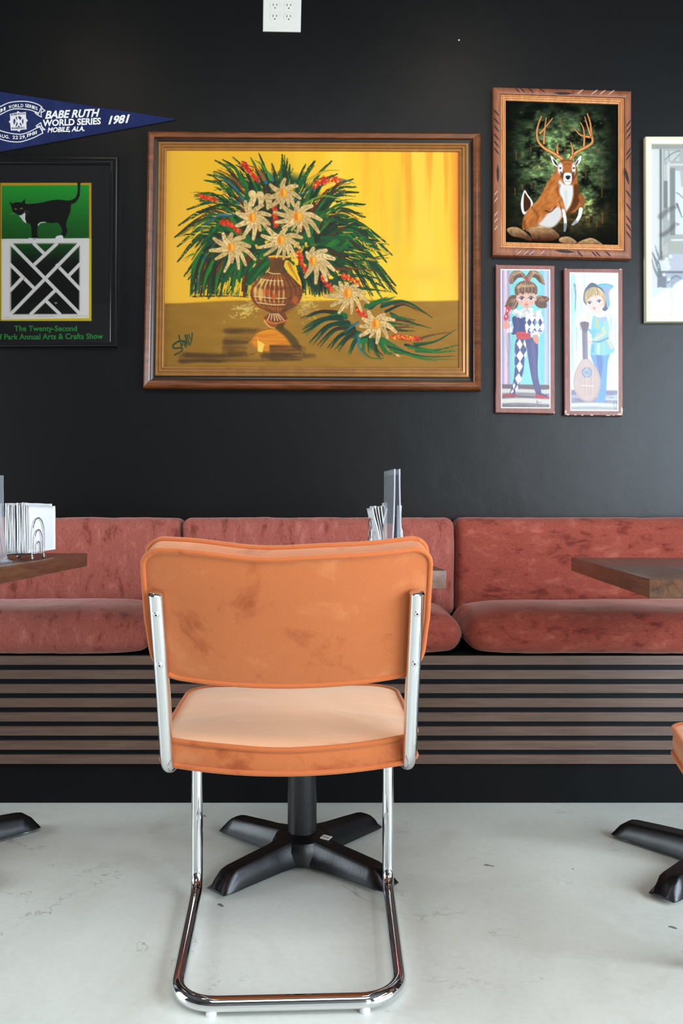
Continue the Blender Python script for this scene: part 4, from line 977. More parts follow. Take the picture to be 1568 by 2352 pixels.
def lute_player(cv):
    cv.rectf(620, 90, 1100, 1240, (226, 236, 226))
    for k in range(150):
        x = random.uniform(680, 1055); y = random.uniform(120, 900); c = random.choice([(236, 232, 190), (150, 206, 214), (240, 240, 236), (170, 216, 216), (222, 226, 190)]) if y < 500 else random.choice([(240, 244, 244), (214, 238, 240), (196, 226, 236)])
        cv.line([(x, y), (x+2, y+random.uniform(60, 200))], random.uniform(6, 13), 4, c, .45, .4)
    cv.line([(690, 160), (692, 500), (690, 900)], 12, 14, (156, 200, 222), .6, .4); cv.line([(715, 220), (722, 300), (720, 430)], 9, 3, (110, 130, 176), .8, .4); cv.line([(728, 560), (732, 640), (728, 740)], 7, 4, (140, 176, 210), .6, .4)
    cv.rectf(670, 1050, 1060, 1220, (200, 198, 202)); cv.poly([(670, 1046), (1060, 1052), (1060, 1080), (900, 1120), (760, 1140), (680, 1120)], (126, 122, 150), .9, 8)
    for (y, c, h_) in ((1100, (176, 182, 196), 14), (1140, (130, 126, 140), 12), (1165, (220, 216, 200), 12), (1192, (160, 160, 158), 9)): cv.line([(680, y), (860, y-4), (1055, y+4)], h_, h_, c, .8, .2, soft=7)
    # legs
    cv.poly([(846, 750), (985, 745), (975, 830), (968, 950), (962, 1060), (950, 1130), (905, 1132), (900, 1060), (898, 960), (880, 880), (855, 820)], (112, 160, 210), 1, 2, 4); cv.poly([(885, 760), (925, 760), (935, 860), (915, 960), (900, 900)], (96, 110, 160), .7, 8, 4); cv.line([(880, 1135), (930, 1138), (950, 1128)], 10, 8, (120, 160, 200), 1)
    # tunic
    tn = [(860, 470), (905, 455), (960, 470), (978, 530), (985, 640), (1030, 725), (990, 765), (940, 778), (890, 772), (836, 762), (848, 660), (845, 560)]
    cv.poly(tn, (134, 194, 216), 1, 2, 3)
    for pts, c in (([(870, 480), (900, 490), (910, 560), (880, 560)], (196, 190, 140)), ([(905, 470), (950, 470), (965, 500), (930, 520)], (190, 170, 214)), ([(920, 570), (960, 520), (978, 580), (950, 620)], (204, 206, 150)), ([(850, 560), (890, 580), (880, 640), (850, 640)], (110, 190, 200)), ([(880, 600), (920, 600), (910, 650), (880, 640)], (196, 180, 214)), ([(960, 650), (985, 650), (1025, 720), (1000, 730)], (226, 196, 160)), ([(890, 680), (915, 680), (910, 770), (888, 765)], (206, 214, 160)), ([(930, 670), (950, 670), (960, 760), (935, 770)], (150, 200, 180)), ([(850, 690), (870, 690), (868, 755), (845, 755)], (112, 160, 200))): cv.poly(pts, c, .85, 4)
    cv.line([(850, 665), (910, 668), (975, 640)], 6, 6, (110, 130, 160), .8); cv.line([(960, 520), (965, 600), (880, 655)], 20, 13, (150, 200, 206), 1, 0, soft=3); cv.line([(950, 600), (910, 630), (870, 650)], 15, 12, (206, 206, 164), .8, 0, soft=4)
    cv.line([(850, 600), (835, 580), (826, 575)], 12, 10, (120, 180, 206), 1); cv.ell(826, 662, 30, 20, (236, 196, 190), 1, 3); cv.line([(800, 655), (848, 650)], 6, 6, (240, 210, 200), 1); cv.line([(800, 672), (845, 678)], 5, 5, (232, 190, 184), 1)
    # collar, neck, head, hood
    cv.poly([(870, 455), (915, 430), (975, 425), (960, 465), (900, 478)], (240, 238, 240), 1, 3, 4); cv.rectf(875, 400, 930, 450, (232, 200, 190))
    cv.poly([(785, 300), (800, 250), (846, 205), (900, 225), (960, 260), (985, 330), (975, 410), (945, 428), (930, 400), (940, 320), (890, 260), (830, 262), (800, 330), (812, 385), (785, 350)], (90, 96, 120), 1, 2, 4)
    cv.poly([(890, 222), (960, 212), (1020, 232), (990, 268), (985, 300), (992, 380), (970, 400), (955, 300), (930, 250)], (130, 176, 214), 1, 2, 4); cv.poly([(955, 250), (985, 245), (975, 330), (965, 300)], (190, 150, 190), .8, 4); cv.line([(900, 222), (960, 216), (1015, 230)], 5, 4, (80, 170, 180), .9)
    cv.poly([(800, 330), (815, 290), (870, 270), (930, 295), (952, 350), (940, 400), (905, 435), (870, 440), (830, 410), (806, 370)], (236, 202, 190), 1, 2, 5)
    cv.poly([(792, 330), (800, 275), (850, 240), (910, 250), (955, 300), (958, 360), (945, 400), (938, 340), (905, 300), (880, 310), (862, 300), (835, 320), (815, 350), (806, 370)], (196, 168, 120), 1, 2, 4)
    for k in range(50):
        x = random.uniform(800, 945); cv.line([(870+(x-870)*.5, 250), (x, 285), (x-4, random.uniform(300, 330))], 3, 2, random.choice([(206, 180, 134), (176, 144, 96), (226, 206, 160), (160, 128, 90)]), .7, .2)
    for ex, ey in ((832, 362), (906, 350)):
        cv.ell(ex, ey, 20, 13, (240, 236, 234), .9, 3); cv.ell(ex, ey, 12, 12, (96, 124, 146), 1, 2.5); cv.ell(ex, ey, 5, 6, (36, 40, 56), 1, 2); cv.line([(ex-20, ey+1), (ex, ey-13), (ex+20, ey-3)], 2.4, 2.4, (100, 76, 70), .9); cv.ell(ex-3, ey-4, 2.5, 2.5, (246, 246, 246), 1, 1)
    cv.ell(856, 380, 4, 3, (214, 160, 150), .8, 2); cv.ell(868, 404, 11, 5, (220, 120, 126), 1, 2.5); cv.ell(869, 413, 8, 5, (230, 150, 150), 1, 2.5); cv.ell(925, 385, 14, 9, (238, 176, 170), .5, 7)
    # lute
    cv.poly([(780, 800), (818, 800), (850, 830), (895, 890), (917, 960), (912, 1040), (890, 1100), (850, 1134), (800, 1138), (750, 1110), (715, 1050), (704, 980), (716, 910), (745, 850)], (196, 168, 162), 1, 2, 5)
    cv.poly([(780, 812), (815, 812), (845, 840), (885, 900), (903, 965), (898, 1040), (876, 1090), (840, 1122), (800, 1126), (758, 1098), (726, 1046), (716, 980), (728, 915), (752, 860)], (206, 180, 172), 1, 4, 5)
    for k in range(24): x = random.uniform(730, 895); cv.line([(x, 870), (x, 1090)], 2, 2, (188, 160, 152), .35, .3)
    cv.poly([(772, 590), (815, 590), (820, 805), (778, 805)], (130, 120, 136), 1, 2); cv.poly([(756, 516), (790, 508), (824, 516), (826, 540), (812, 592), (776, 592), (762, 545)], (120, 104, 116), 1, 2)
    for i in range(4): cv.ell(752+i*3, 530+i*16, 4, 3, (90, 80, 90), 1, 1.5); cv.ell(828-i*3, 528+i*16, 4, 3, (90, 80, 90), 1, 1.5)
    cv.ell(811, 910, 40, 40, (120, 140, 166), 1, 2); cv.ell(811, 910, 34, 34, (196, 206, 214), 1, 2)
    for i in range(12):
        a = i*math.pi/6; cv.line([(811+8*math.cos(a), 910+8*math.sin(a)), (811+34*math.cos(a), 910+34*math.sin(a))], 1.5, 3.5, (92, 112, 140), .9, smooth=2)
    cv.ell(811, 910, 6, 6, (110, 120, 140), 1, 2)
    for x in (803, 811, 819): cv.line([(x, 600), (x, 1008)], .9, .9, (226, 214, 206), .6, 0, smooth=2)
    cv.line([(765, 1012), (862, 1016)], 4, 4, (226, 206, 196), 1)
    for pts in ([(1025, 1130), (1022, 1160), (1028, 1200)], [(1040, 1130), (1042, 1165), (1038, 1205)], [(985, 1110), (1010, 1106), (1020, 1112)]): cv.line(pts, 1.6, 1.6, (80, 76, 80), .7)
plaque([(97, 62), (558, 70), (562, 1233), (98, 1225)], [(133, 97), (523, 101), (526, 1193), (136, 1190)], girl,
       'small plaque picturing a pigtailed girl in diamond checked costume, left of the two', [(554, 1226, 6, 6), (101, 66, 4, 3)])
plaque([(635, 92), (1092, 95), (1095, 1250), (640, 1245)], [(675, 122), (1057, 127), (1060, 1214), (680, 1212)], lute_player,
       'small plaque picturing a child in blue holding a large lute, chipped bottom edge',
       [(1085, 1205, 11, 26), (1070, 1238, 26, 9), (645, 1220, 7, 20), (660, 1240, 14, 6), (720, 1243, 10, 4), (775, 1245, 12, 4), (850, 1244, 16, 5), (980, 1247, 18, 4), (1075, 99, 10, 4), (645, 96, 7, 3), (1020, 1246, 10, 3)])

# ============================================================ the cat poster
def poster():
    mat_q = [(-215, 672), (890, 680), (884, 2112), (-222, 2112)]
    cv = Canvas(mat_q, 3.0, (28, 28, 29))
    cv.rectf(-6, 827, 725, 1936, (206, 158, 44)); cv.rectf(-6, 1275, 725, 1936, (206, 186, 40)); cv.poly([(5, 850), (706, 846), (706, 1275), (5, 1278)], lambda X, Y: np.stack([34+0*X-(Y-850)*.03, 160-(Y-850)*.17, 52-(Y-850)*.06], -1)/255)
    cv.poly([(5, 1278), (706, 1272), (704, 1912), (5, 1925)], (222, 216, 212)); cv.poly([(72, 1308), (634, 1306), (632, 1886), (70, 1888)], (160, 152, 148))
    cv.poly([(82, 1318), (626, 1318), (624, 1878), (82, 1880)], lambda X, Y: np.stack([12+0*X, 14+70*np.clip((1480-Y)/160, 0, 1), 10+14*np.clip((1480-Y)/160, 0, 1)], -1)/255)
    def bar(x0, y0, x1, y1): cv.line([(x0+5, y0+4), (x1+5, y1+4)], 14, 14, (120, 60, 52), .5, 0, smooth=1); cv.line([(x0, y0), (x1, y1)], 14, 14, (226, 218, 214), 1, 0, smooth=1)
    for q in ((345, 1395, 265, 1318), (265, 1485, 445, 1318), (545, 1570, 632, 1480), (450, 1490, 632, 1680), (75, 1485, 260, 1670), (170, 1590, 75, 1690), (440, 1685, 240, 1880), (360, 1775, 470, 1880), (625, 1318, 80, 1878), (80, 1318, 630, 1878)): bar(*q)
    cv.poly([(5, 1278), (706, 1272), (706, 1308), (5, 1312)], (222, 216, 212)); cv.poly([(634, 1300), (706, 1300), (704, 1912), (632, 1912)], (222, 216, 212)); cv.poly([(5, 1300), (72, 1300), (70, 1912), (5, 1925)], (222, 216, 212)); cv.poly([(5, 1887), (704, 1884), (704, 1912), (5, 1925)], (222, 216, 212))
    for (x, y, L) in ((30, 1908, 35), (295, 1900, 130), (550, 1902, 60), (610, 1896, 80)):
        cv.line([(x+i*L/8, y+random.uniform(-5, 5)) for i in range(9)], 1.3, 1.3, (160, 156, 154), .8)
    cv.ell(440, 1792, 11, 7, (190, 190, 180), .9, 3)
    K = (6, 7, 6)
    cv.poly([(68, 975), (85, 993), (115, 985), (145, 983), (162, 986), (178, 970), (193, 960), (196, 995), (260, 994), (330, 985), (400, 968), (470, 963), (540, 970), (585, 955), (608, 925), (615, 870), (612, 829), (620, 825), (640, 825), (634, 850), (632, 920), (620, 955), (590, 990), (562, 1002), (556, 1060), (535, 1110), (522, 1150), (522, 1185), (531, 1205), (522, 1240), (508, 1260), (488, 1256), (480, 1240), (492, 1215), (478, 1180), (455, 1148), (400, 1150), (350, 1146), (310, 1150), (296, 1165), (290, 1220), (290, 1272), (250, 1274), (243, 1190), (228, 1155), (200, 1145), (170, 1110), (145, 1088), (118, 1074), (95, 1060), (82, 1020)], K, 1, 1.6, 3)
    cv.poly([(190, 1066), (195, 1090), (193, 1115), (203, 1150), (180, 1138), (160, 1110), (143, 1090), (165, 1085)], (226, 222, 216), 1, 2, 4)
    cv.poly([(292, 1168), (310, 1146), (345, 1140), (362, 1146), (318, 1152), (300, 1170)], (222, 214, 210), 1, 2, 4)
    cv.poly([(438, 1276), (445, 1256), (470, 1249), (490, 1248), (498, 1262), (492, 1276)], (228, 224, 220), 1, 2, 4); cv.poly([(220, 1278), (224, 1268), (245, 1272), (288, 1271), (292, 1278)], (228, 224, 220), 1, 2)
    cv.ell(118, 1038, 11, 5, (214, 150, 40), 1, 2, .2); cv.ell(163, 1034, 10, 6, (214, 150, 40), 1, 2, -.2); cv.ell(120, 1038, 3, 4, K, 1, 1); cv.ell(163, 1035, 3, 4, K, 1, 1)
    for q in (((112, 1070), (90, 1080), (68, 1092)), ((112, 1068), (90, 1072), (66, 1078)), ((185, 1055), (205, 1062), (222, 1078)), ((185, 1052), (205, 1052), (225, 1060)), ((188, 1058), (200, 1075), (215, 1086))): cv.line(q, 1.1, .8, (190, 200, 186), .6)
    cv.img = np.minimum(cv.img*1.16, 1)
    pr = cv.build('poster_print', 'C', .010, M['print'])
    t1 = text('The Twenty-Second', 'C', 106, 610, 2018, 43, M['ink_green'], .0104, bold=.022)
    j = MB(); text('f Park Annual Arts & Crafts Show', 'C', -10, 819, 2086, 44, None, .0104, bold=.022, join=j, y2=2080); t2 = j.build('lettering', M['ink_green'], None, False)
    outer = [(-258, 622), (944, 634), (932, 2146), (-266, 2150)]; inn = [(-212, 676), (888, 682), (882, 2108), (-218, 2108)]
    fr = frame_band(outer, inn, 'C', [(0, .001), (0, .020), (.06, .025), (.25, .026), (.5, .0235), (.75, .0245), (.92, .024), (1, .022), (1, .010)], 'frame', M['black_frame'])
    gl = slab([(-214, 674), (890, 680), (884, 2110), (-220, 2110)], 'C', .0125, .0127, 'glass', M['pane'])
    bk = slab([(-240, 650), (920, 655), (912, 2125), (-245, 2125)], 'C', 0, .008, 'backing_board', M['black_frame'])
    c = at(100, 580, WALL); root = empty('cat_poster', (c.x, WALL, c.z)); adopt(root, pr, t1, t2, fr, gl, bk)
    tag(root, 'black framed poster of a black and white cat standing on a white lattice', 'poster')
poster()

# ============================================================ the pennant
def pennant():
    tip = (1402, 312); tl = (-560, 5); bl = (-560, 672)
    cv = Canvas([tl, tip, (tip[0]+.01, tip[1]+.4), bl], 2.6, (30, 37, 74), rectlike=False)
    cv.texture(lambda X, Y, img: img*(.86+.28*fbm(X, Y, 120, 4))[..., None]+(fbm(X, Y*.3, 14, 2)-.5)[..., None]*.02)
    Wt = (206, 200, 192)
    # lettering emblem (coordinates of the close crop: x = X/13.07, y = 200+Y/13.07 -> crop C)
    def e(x, y): return (x/13.067*3.4844, (200-180+y/13.067)*3.4844)
    def L(pts, w_, sm=6): cv.line([e(*p) for p in pts], w_, w_, Wt, 1, 0, smooth=sm)
    L([(-420, 760), (-300, 660), (0, 510), (200, 420), (420, 380), (640, 370), (860, 390), (1060, 450), (1190, 520), (1225, 580)], 4)
    L([(-330, 960), (-200, 850), (0, 750), (200, 650), (400, 600), (600, 600), (850, 630), (1000, 680), (1110, 745)], 4)
    L([(1010, 700), (1020, 730), (1100, 790), (1200, 840)], 4); L([(1200, 840), (1190, 700), (1215, 590)], 3.5, 3); L([(1225, 590), (1310, 650), (1190, 715)], 4, 1); L([(1190, 560), (1150, 660), (1105, 745)], 4, 3); L([(1010, 690), (1060, 700), (1115, 750)], 4, 3)
    L([(-380, 1070), (-200, 1180), (0, 1265), (250, 1330), (520, 1365), (700, 1340), (900, 1260), (1050, 1180), (1150, 1140)], 4)
    L([(-470, 1290), (-250, 1420), (0, 1520), (250, 1580), (530, 1595), (760, 1540), (980, 1460), (1120, 1390), (1240, 1330)], 4)
    L([(1240, 1330), (1215, 1260), (1150, 1140)], 4, 3); L([(1150, 1140), (1230, 1230), (1310, 1225), (1190, 1120)], 4, 1); L([(1045, 1110), (1180, 1015), (1205, 1100), (1240, 1190)], 4, 1); L([(1050, 1110), (1060, 1150), (1150, 1110)], 4, 1); L([(1240, 1330), (1225, 1230)], 3, 1)
    # badge: a square and a turned square, ball with stitching
    cv.poly([e(*p) for p in [(250, 750), (450, 710), (490, 660), (560, 710), (730, 690), (740, 880), (795, 950), (745, 1010), (755, 1215), (580, 1230), (530, 1295), (470, 1250), (280, 1250), (260, 1040), (215, 985), (262, 930)]], (206, 196, 192), 1)
    cv.ell(*e(507, 980), 153/13.067*3.4844, 160/13.067*3.4844, (38, 46, 96), 1)
    for pts in ([(400, 860), (440, 960), (400, 1110)], [(625, 870), (590, 960), (620, 1080)], [(470, 800), (500, 900), (560, 970), (510, 1060), (470, 1130)], [(500, 900), (480, 980), (560, 1110)]): cv.line([e(*p) for p in pts], 5.5, 5.5, Wt, 1, 0)
    cv.ell(*e(515, 970), 10, 16, Wt, 1)
    for k in range(5): pass
    face = cv.build('felt_panel', 'C', .006, M['felt'])
    parts = [face]
    parts.append(text('BABE RUTH', 'C', 350, 790, 308, 60, M['ink_white'], .0064, .035, .28, y2=290))
    parts.append(text('WORLD SERIES', 'C', 332, 798, 369, 50, M['ink_white'], .0064, .035, .05, y2=352))
    parts.append(text('MOBILE, ALA.', 'C', 370, 668, 419, 38, M['ink_white'], .0064, .035, .22, y2=407))
    parts.append(text('1981', 'C', 858, 1032, 352, 62, M['ink_white'], .0064, .04, .3, y2=338))
    # curved ribbon texts, glyph by glyph
    def curved(s, pts, cap, j, mat=None, bold=.02):
        P = crom([e(*p) for p in pts], 12); L_ = [0]
        for a, b in zip(P[:-1], P[1:]): L_.append(L_[-1]+math.hypot(b[0]-a[0], b[1]-a[1]))
        adv = [(.35 if ch in ' .,-1' else (.62 if ch in 'IJ' else 1.0)) for ch in s]; adv = [1.25 if ch in 'WM' else a for ch, a in zip(s, adv)]; tot = sum(adv); acc = 0
        for ch, a in zip(s, adv):
            c0 = acc/tot*L_[-1]; c1 = (acc+a*.86)/tot*L_[-1]; acc += a
            if ch == ' ': continue
            def pt(d):
                for i in range(len(P)-1):
                    if L_[i+1] >= d: t = (d-L_[i])/(L_[i+1]-L_[i]+1e-9); return P[i]+(P[i+1]-P[i])*t
                return P[-1]
            A, B = pt(c0), pt(c1); cp = cap*(.2 if ch in '.,' else 1)
            if ch == '-':
                A = A-np.array([0, cap*.4]); B = B-np.array([0, cap*.4]); cp = cap*.2
            text(ch, 'C', A[0], B[0], A[1], cap if ch not in '-' else cp, None, .0064, bold, 0, y2=B[1], join=j)
    j = MB()
    curved('1981', [(-330, 900), (-170, 780), (-60, 720), (130, 630)], 26, j); curved('WORLD', [(215, 600), (440, 560), (670, 550)], 26, j); curved('SERIES', [(715, 545), (900, 580), (1095, 650)], 26, j)
    parts.append(j.build('ribbon_lettering', M['ink_white'], None, False)); j = MB()
    curved('AUG.', [(-80, 1450), (80, 1480), (250, 1500)], 26, j); curved('22-29,', [(335, 1505), (520, 1510), (745, 1485)], 26, j); curved('1981', [(770, 1455), (900, 1410), (1070, 1350)], 26, j)
    parts.append(j.build('ribbon_lettering', M['ink_white'], None, False))
    j = MB(); curved('BABE RUTH', [(290, 810), (480, 785), (710, 775)], 14, j); parts.append(j.build('badge_lettering', M['ink_navy'], None, False)); j = MB(); curved('BASEBALL', [(315, 1212), (500, 1205), (715, 1185)], 15, j)
    parts.append(j.build('badge_lettering', M['ink_navy'], None, False))
    # thickness: felt back plus the light edge binding
    mb = MB(); f = [pic('C', *p, .0058) for p in (tl, tip, bl)]; b_ = [pic('C', *p, .001) for p in (tl, tip, bl)]
    mb.add(f+b_, [(0, 1, 2), (5, 4, 3), (0, 3, 4, 1), (1, 4, 5, 2), (2, 5, 3, 0)]); parts.append(mb.build('felt_backing', M['felt_edge'], None, False))
    c = at(100, 270, WALL); root = empty('felt_pennant', (c.x, WALL, c.z)); adopt(root, *parts)
    tag(root, 'navy blue felt pennant with white lettering above the cat poster', 'pennant')
pennant()

# ============================================================ pale print at the right edge
def pale_print():
    x1 = 1560
    inner = [(127, 158), (x1, 158), (x1, 2145), (130, 2160)]
    cv = Canvas(inner, 7.5, (232, 232, 228))
    g1, g2, g3, g4 = (150, 148, 144), (110, 110, 110), (190, 190, 184), (210, 212, 208)
    cv.rectf(120, 150, x1, 205, (176, 174, 166)); cv.rectf(240, 200, x1, 1520, g3)
    cv.rectf(236, 205, 272, 1500, g2, .75, 10); cv.rectf(262, 205, 275, 1400, (230, 232, 226))
    for i in range(3):
        ox = i*470
        cv.rectf(300+ox, 225, 470+ox, 345, (214, 216, 208)); cv.line([(300+ox, 330), (380+ox, 260), (470+ox, 225)], 6, 6, g2, .7); cv.line([(345+ox, 225), (345+ox, 345)], 4, 4, g2, .6); cv.line([(400+ox, 345), (470+ox, 270)], 5, 5, g2, .6)
        cv.rectf(290+ox, 390, 330+ox, 580, (220, 222, 214)); cv.line([(308+ox, 400), (308+ox, 580)], 3, 3, g1, .8)
        cv.rectf(285+ox, 580, 345+ox, 900, (140, 140, 136)); cv.rectf(330+ox, 350, 352+ox, 1040, (232, 232, 226)); cv.rectf(355+ox, 375, 520+ox, 402, (226, 226, 220))
        cv.rectf(360+ox, 430, 420+ox, 1220, (150, 150, 146)); cv.rectf(420+ox, 460, 560+ox, 1210, (230, 232, 228)); cv.poly([(475+ox, 460), (560+ox, 460), (560+ox, 660), (490+ox, 650)], g3, .8, 8)
        cv.line([(435+ox, 720), (470+ox, 740), (520+ox, 790)], 5, 5, g2, .8); cv.line([(440+ox, 850), (470+ox, 930), (500+ox, 1010)], 12, 5, g2, .8); cv.ell(455+ox, 1090, 16, 12, g1, .8, 5)
        cv.line([(250+ox, 1000), (330+ox, 930), (430+ox, 880)], 34, 20, (104, 104, 102), .6, .2, soft=16)
        cv.line([(260+ox, 1220), (330+ox, 1180), (420+ox, 1090)], 26, 20, (100, 100, 102), .6, .2, soft=14)
        cv.rectf(370+ox, 1265, 560+ox, 1288, (232, 236, 230)); cv.poly([(265+ox, 1350), (330+ox, 1310), (335+ox, 1440), (270+ox, 1460)], (206, 204, 194), 1, 5); cv.poly([(420+ox, 1290), (445+ox, 1290), (430+ox, 1420), (415+ox, 1420)], (190, 206, 140), .7, 8)
        cv.rectf(350+ox, 1440, 560+ox, 1640, (206, 206, 214)); cv.rectf(320+ox, 1640, 560+ox, 1672, (140, 142, 150)); cv.rectf(210+ox, 1640, 320+ox, 1840, (146, 148, 158)); cv.rectf(320+ox, 1672, 560+ox, 1840, (196, 202, 212))
        cv.line([(330+ox, 1780), (430+ox, 1700), (540+ox, 1770)], 7, 7, (112, 116, 128), .8)
        for y in range(1690, 1840, 22): cv.line([(370+ox, y), (540+ox, y)], 2.4, 2.4, (150, 156, 168), .8, 0, smooth=1)
        for xx in range(380, 540, 22): cv.line([(xx+ox, 1720), (xx+ox, 1840)], 2.4, 2.4, (150, 156, 168), .8, 0, smooth=1)
        for (x, y) in ((365, 1470), (300, 1530), (345, 1595), (290, 1685), (345, 1740), (245, 1850), (320, 1500)): cv.ell(x+ox, y, 22, 20, (240, 240, 238), 1, 6)
        for pts in ([(135, 1400), (175, 1480), (215, 1550)], [(185, 1345), (210, 1430), (240, 1500)], [(140, 1480), (170, 1600), (215, 1700)], [(160, 1430), (200, 1560), (230, 1640)], [(215, 1500), (240, 1600), (240, 1700)]): cv.line([(x+ox*.98, y) for x, y in pts], 4, 15, (128, 140, 144), .85, .2)
    cv.rectf(130, 1842, x1, 2150, (228, 236, 238), 1, 14); cv.line([(375, 1890), (378, 1970)], 8, 6, (206, 220, 230), .8); cv.rectf(130, 2140, x1, 2170, (206, 224, 230), .8, 8)
    cv.img = cv.img*.94
    pr = cv.build('print', 'W', .012, M['print'])
    outer = [(55, 75), (x1+72, 75), (x1+72, 2245), (62, 2250)]; inn = [(127, 158), (x1, 158), (x1, 2145), (130, 2160)]
    fr = frame_band(outer, inn, 'W', [(0, .001), (0, .022), (.06, .026), (.25, .028), (.8, .028), (1, .024), (1, .011)], 'frame', M['cream_frame'])
    gl = slab(inn, 'W', .0145, .0147, 'glass', M['pane'])
    bk = slab([(80, 100), (x1+40, 100), (x1+40, 2220), (85, 2220)], 'W', 0, .009, 'backing_board', M['cream_frame'])
    c = at(1600, 530, WALL); root = empty('framed_print', (c.x, WALL, c.z)); adopt(root, pr, fr, gl, bk)
    tag(root, 'cream framed pale grey print behind glass beside the deer painting', 'picture')
pale_print()

# ============================================================ wall outlet
def outlet():
    q = [(341, -215), (1033, -208), (1017, 527), (333, 514)]
    pl = slab(q, 'O', 0, .007, 'cover_plate', M['plastic_white'], bev=.0032); parts = [pl]; socks = []
    for (cx, cy) in ((549, 62), (799, 66), (545, 262), (795, 268)):
        mb = MB(); n = 36; f = []; b_ = []
        for i in range(n):
            a = 2*math.pi*i/n; x = cx+84*math.cos(a); y = cy+max(-72, min(72, 84*math.sin(a)))
            f.append(pic('O', x, y, .0086)); b_.append(pic('O', cx+(x-cx)*1.05, cy+(y-cy)*1.05, .006))
        mb.add(f+b_, [tuple(range(n))]+[(i, (i+1) % n, (i+1) % n+n, i+n) for i in range(n)]); s_ = mb.build('socket', M['plastic_white'], None, False)
        mb = MB()
        for (dx, dy, w_, h_) in ((-26, -10, 6, 20), (40, -10, 6, 17)):
            v = [pic('O', cx+dx+a*w_, cy+dy+b*h_, .0089) for a, b in ((-1, -1), (1, -1), (1, 1), (-1, 1))]; mb.add(v, [(0, 1, 2, 3)])
        v = [pic('O', cx+7+13*math.cos(2*math.pi*i/14), cy+45+(13 if math.sin(2*math.pi*i/14) > 0 else 9)*math.sin(2*math.pi*i/14), .0089) for i in range(14)]; mb.add(v, [tuple(range(14))])
        sl = mb.build('pin_slots', M['slot'], None, False); parts.append(s_); socks.append((s_, sl))
    for cx, cy in ((547, 164), (797, 168)):
        mb = MB(); v = [pic('O', cx+13*math.cos(2*math.pi*i/16), cy+13*math.sin(2*math.pi*i/16), .0078) for i in range(16)]; v2 = [Vector((p.x, p.y+.003, p.z)) for p in v]
        mb.add(v+v2, [tuple(range(16))]+[(i, (i+1) % 16, (i+1) % 16+16, i+16) for i in range(16)]); parts.append(mb.build('screw', M['plastic_white'], None, False))
    c = at(646, 20, WALL); root = empty('wall_outlet', (c.x, WALL, c.z)); adopt(root, *parts)
    for s_, sl in socks: adopt(s_, sl)
    tag(root, 'white wall outlet plate with four sockets high on the black wall', 'outlet')
outlet()
# ============================================================ banquette
M['plinth_black'] = plain('plinth_black', rgb(8, 9, 10), .6, Specular_IOR_Level=.15)
def bench():
    x0, x1 = -1.75, 1.95; parts = []
    mb = MB(); mb.box(x0, x1, 2.458, WALL-.002, 0.0, .118); parts.append(mb.build('plinth', M['plinth_black'], None, False)); parts[-1]['label'] = 'black kick plinth'
    mb = MB(); mb.box(x0, x1, 2.452, WALL-.002, .1185, .440); parts.append(mb.build('bench_box', M['groove_black'], None, False))
    per = .0417; ztop = .4375; mb = MB(); z = .1235+.0015
    # slats with dark gaps
    zc = []
    g = [CH-(1532.5+32.45*k-1176)/F*2.445 for k in range(-1, 8)]   # gap centres
    edges = [.446]+[v for gg in g for v in (gg+.0076, gg-.0076)]+[.122]
    for a, b_ in zip(edges[0::2], edges[1::2]):
        if a-b_ > .003: mb.box(x0, x1, 2.440, 2.4525, b_, a, b=.0012)
    parts.append(mb.build('slat_panel', M['slat'], None, False)); parts[-1]['label'] = 'brown horizontal wood slats'
    root = empty('banquette_bench', (0, 2.45, 0)); adopt(root, *parts)
    tag(root, 'long built-in bench with horizontal brown slats on a black plinth', 'bench')
M['groove_black'] = plain('slat_gap_black', rgb(11, 13, 16), .6, Specular_IOR_Level=.2)
bench()
def cushion_back(xa, xb, mat, label, seed):
    w_ = xb-xa; h_ = .345; d = .17; zc = .5+h_/2
    def fn(v):
        ex = min(1, max(0, (w_/2-abs(v.x))/.12)); ez = min(1, max(0, (h_/2-abs(v.z))/.09)); puff = (1-(1-ex)**2)*(1-(1-ez)**2)
        x, y, z = v
        if y < 0: y -= .022*puff
        n = fnoise(x, y, z, 5, seed)*.006+fnoise(x, y, z, 16, seed)*.0022
        y += n*(1 if y < 0 else 0)
        if z > .1: z += (fnoise(x, 0, 0, 9, seed)*.003+fnoise(x, 0, 0, 30, seed)*.0016)
        x += fnoise(0, y, z, 9, seed)*.003*(1 if abs(x) > w_/2-.06 else 0)
        return Vector((x, y, z))
    vs, fs = rbox((w_, d, h_), .034, (.022, .03, .022), 4, fn)
    me = bpy.data.meshes.new('back_cushion'); me.from_pydata([tuple(v) for v in vs], [], fs)
    o = link_mesh('back_cushion', me, mat); me.validate()
    o.location = ((xa+xb)/2, WALL-.012-d/2, zc); o.rotation_euler = (R(-1), 0, 0)
    tag(o, label, 'cushion', 'back cushions along the bench'); return o
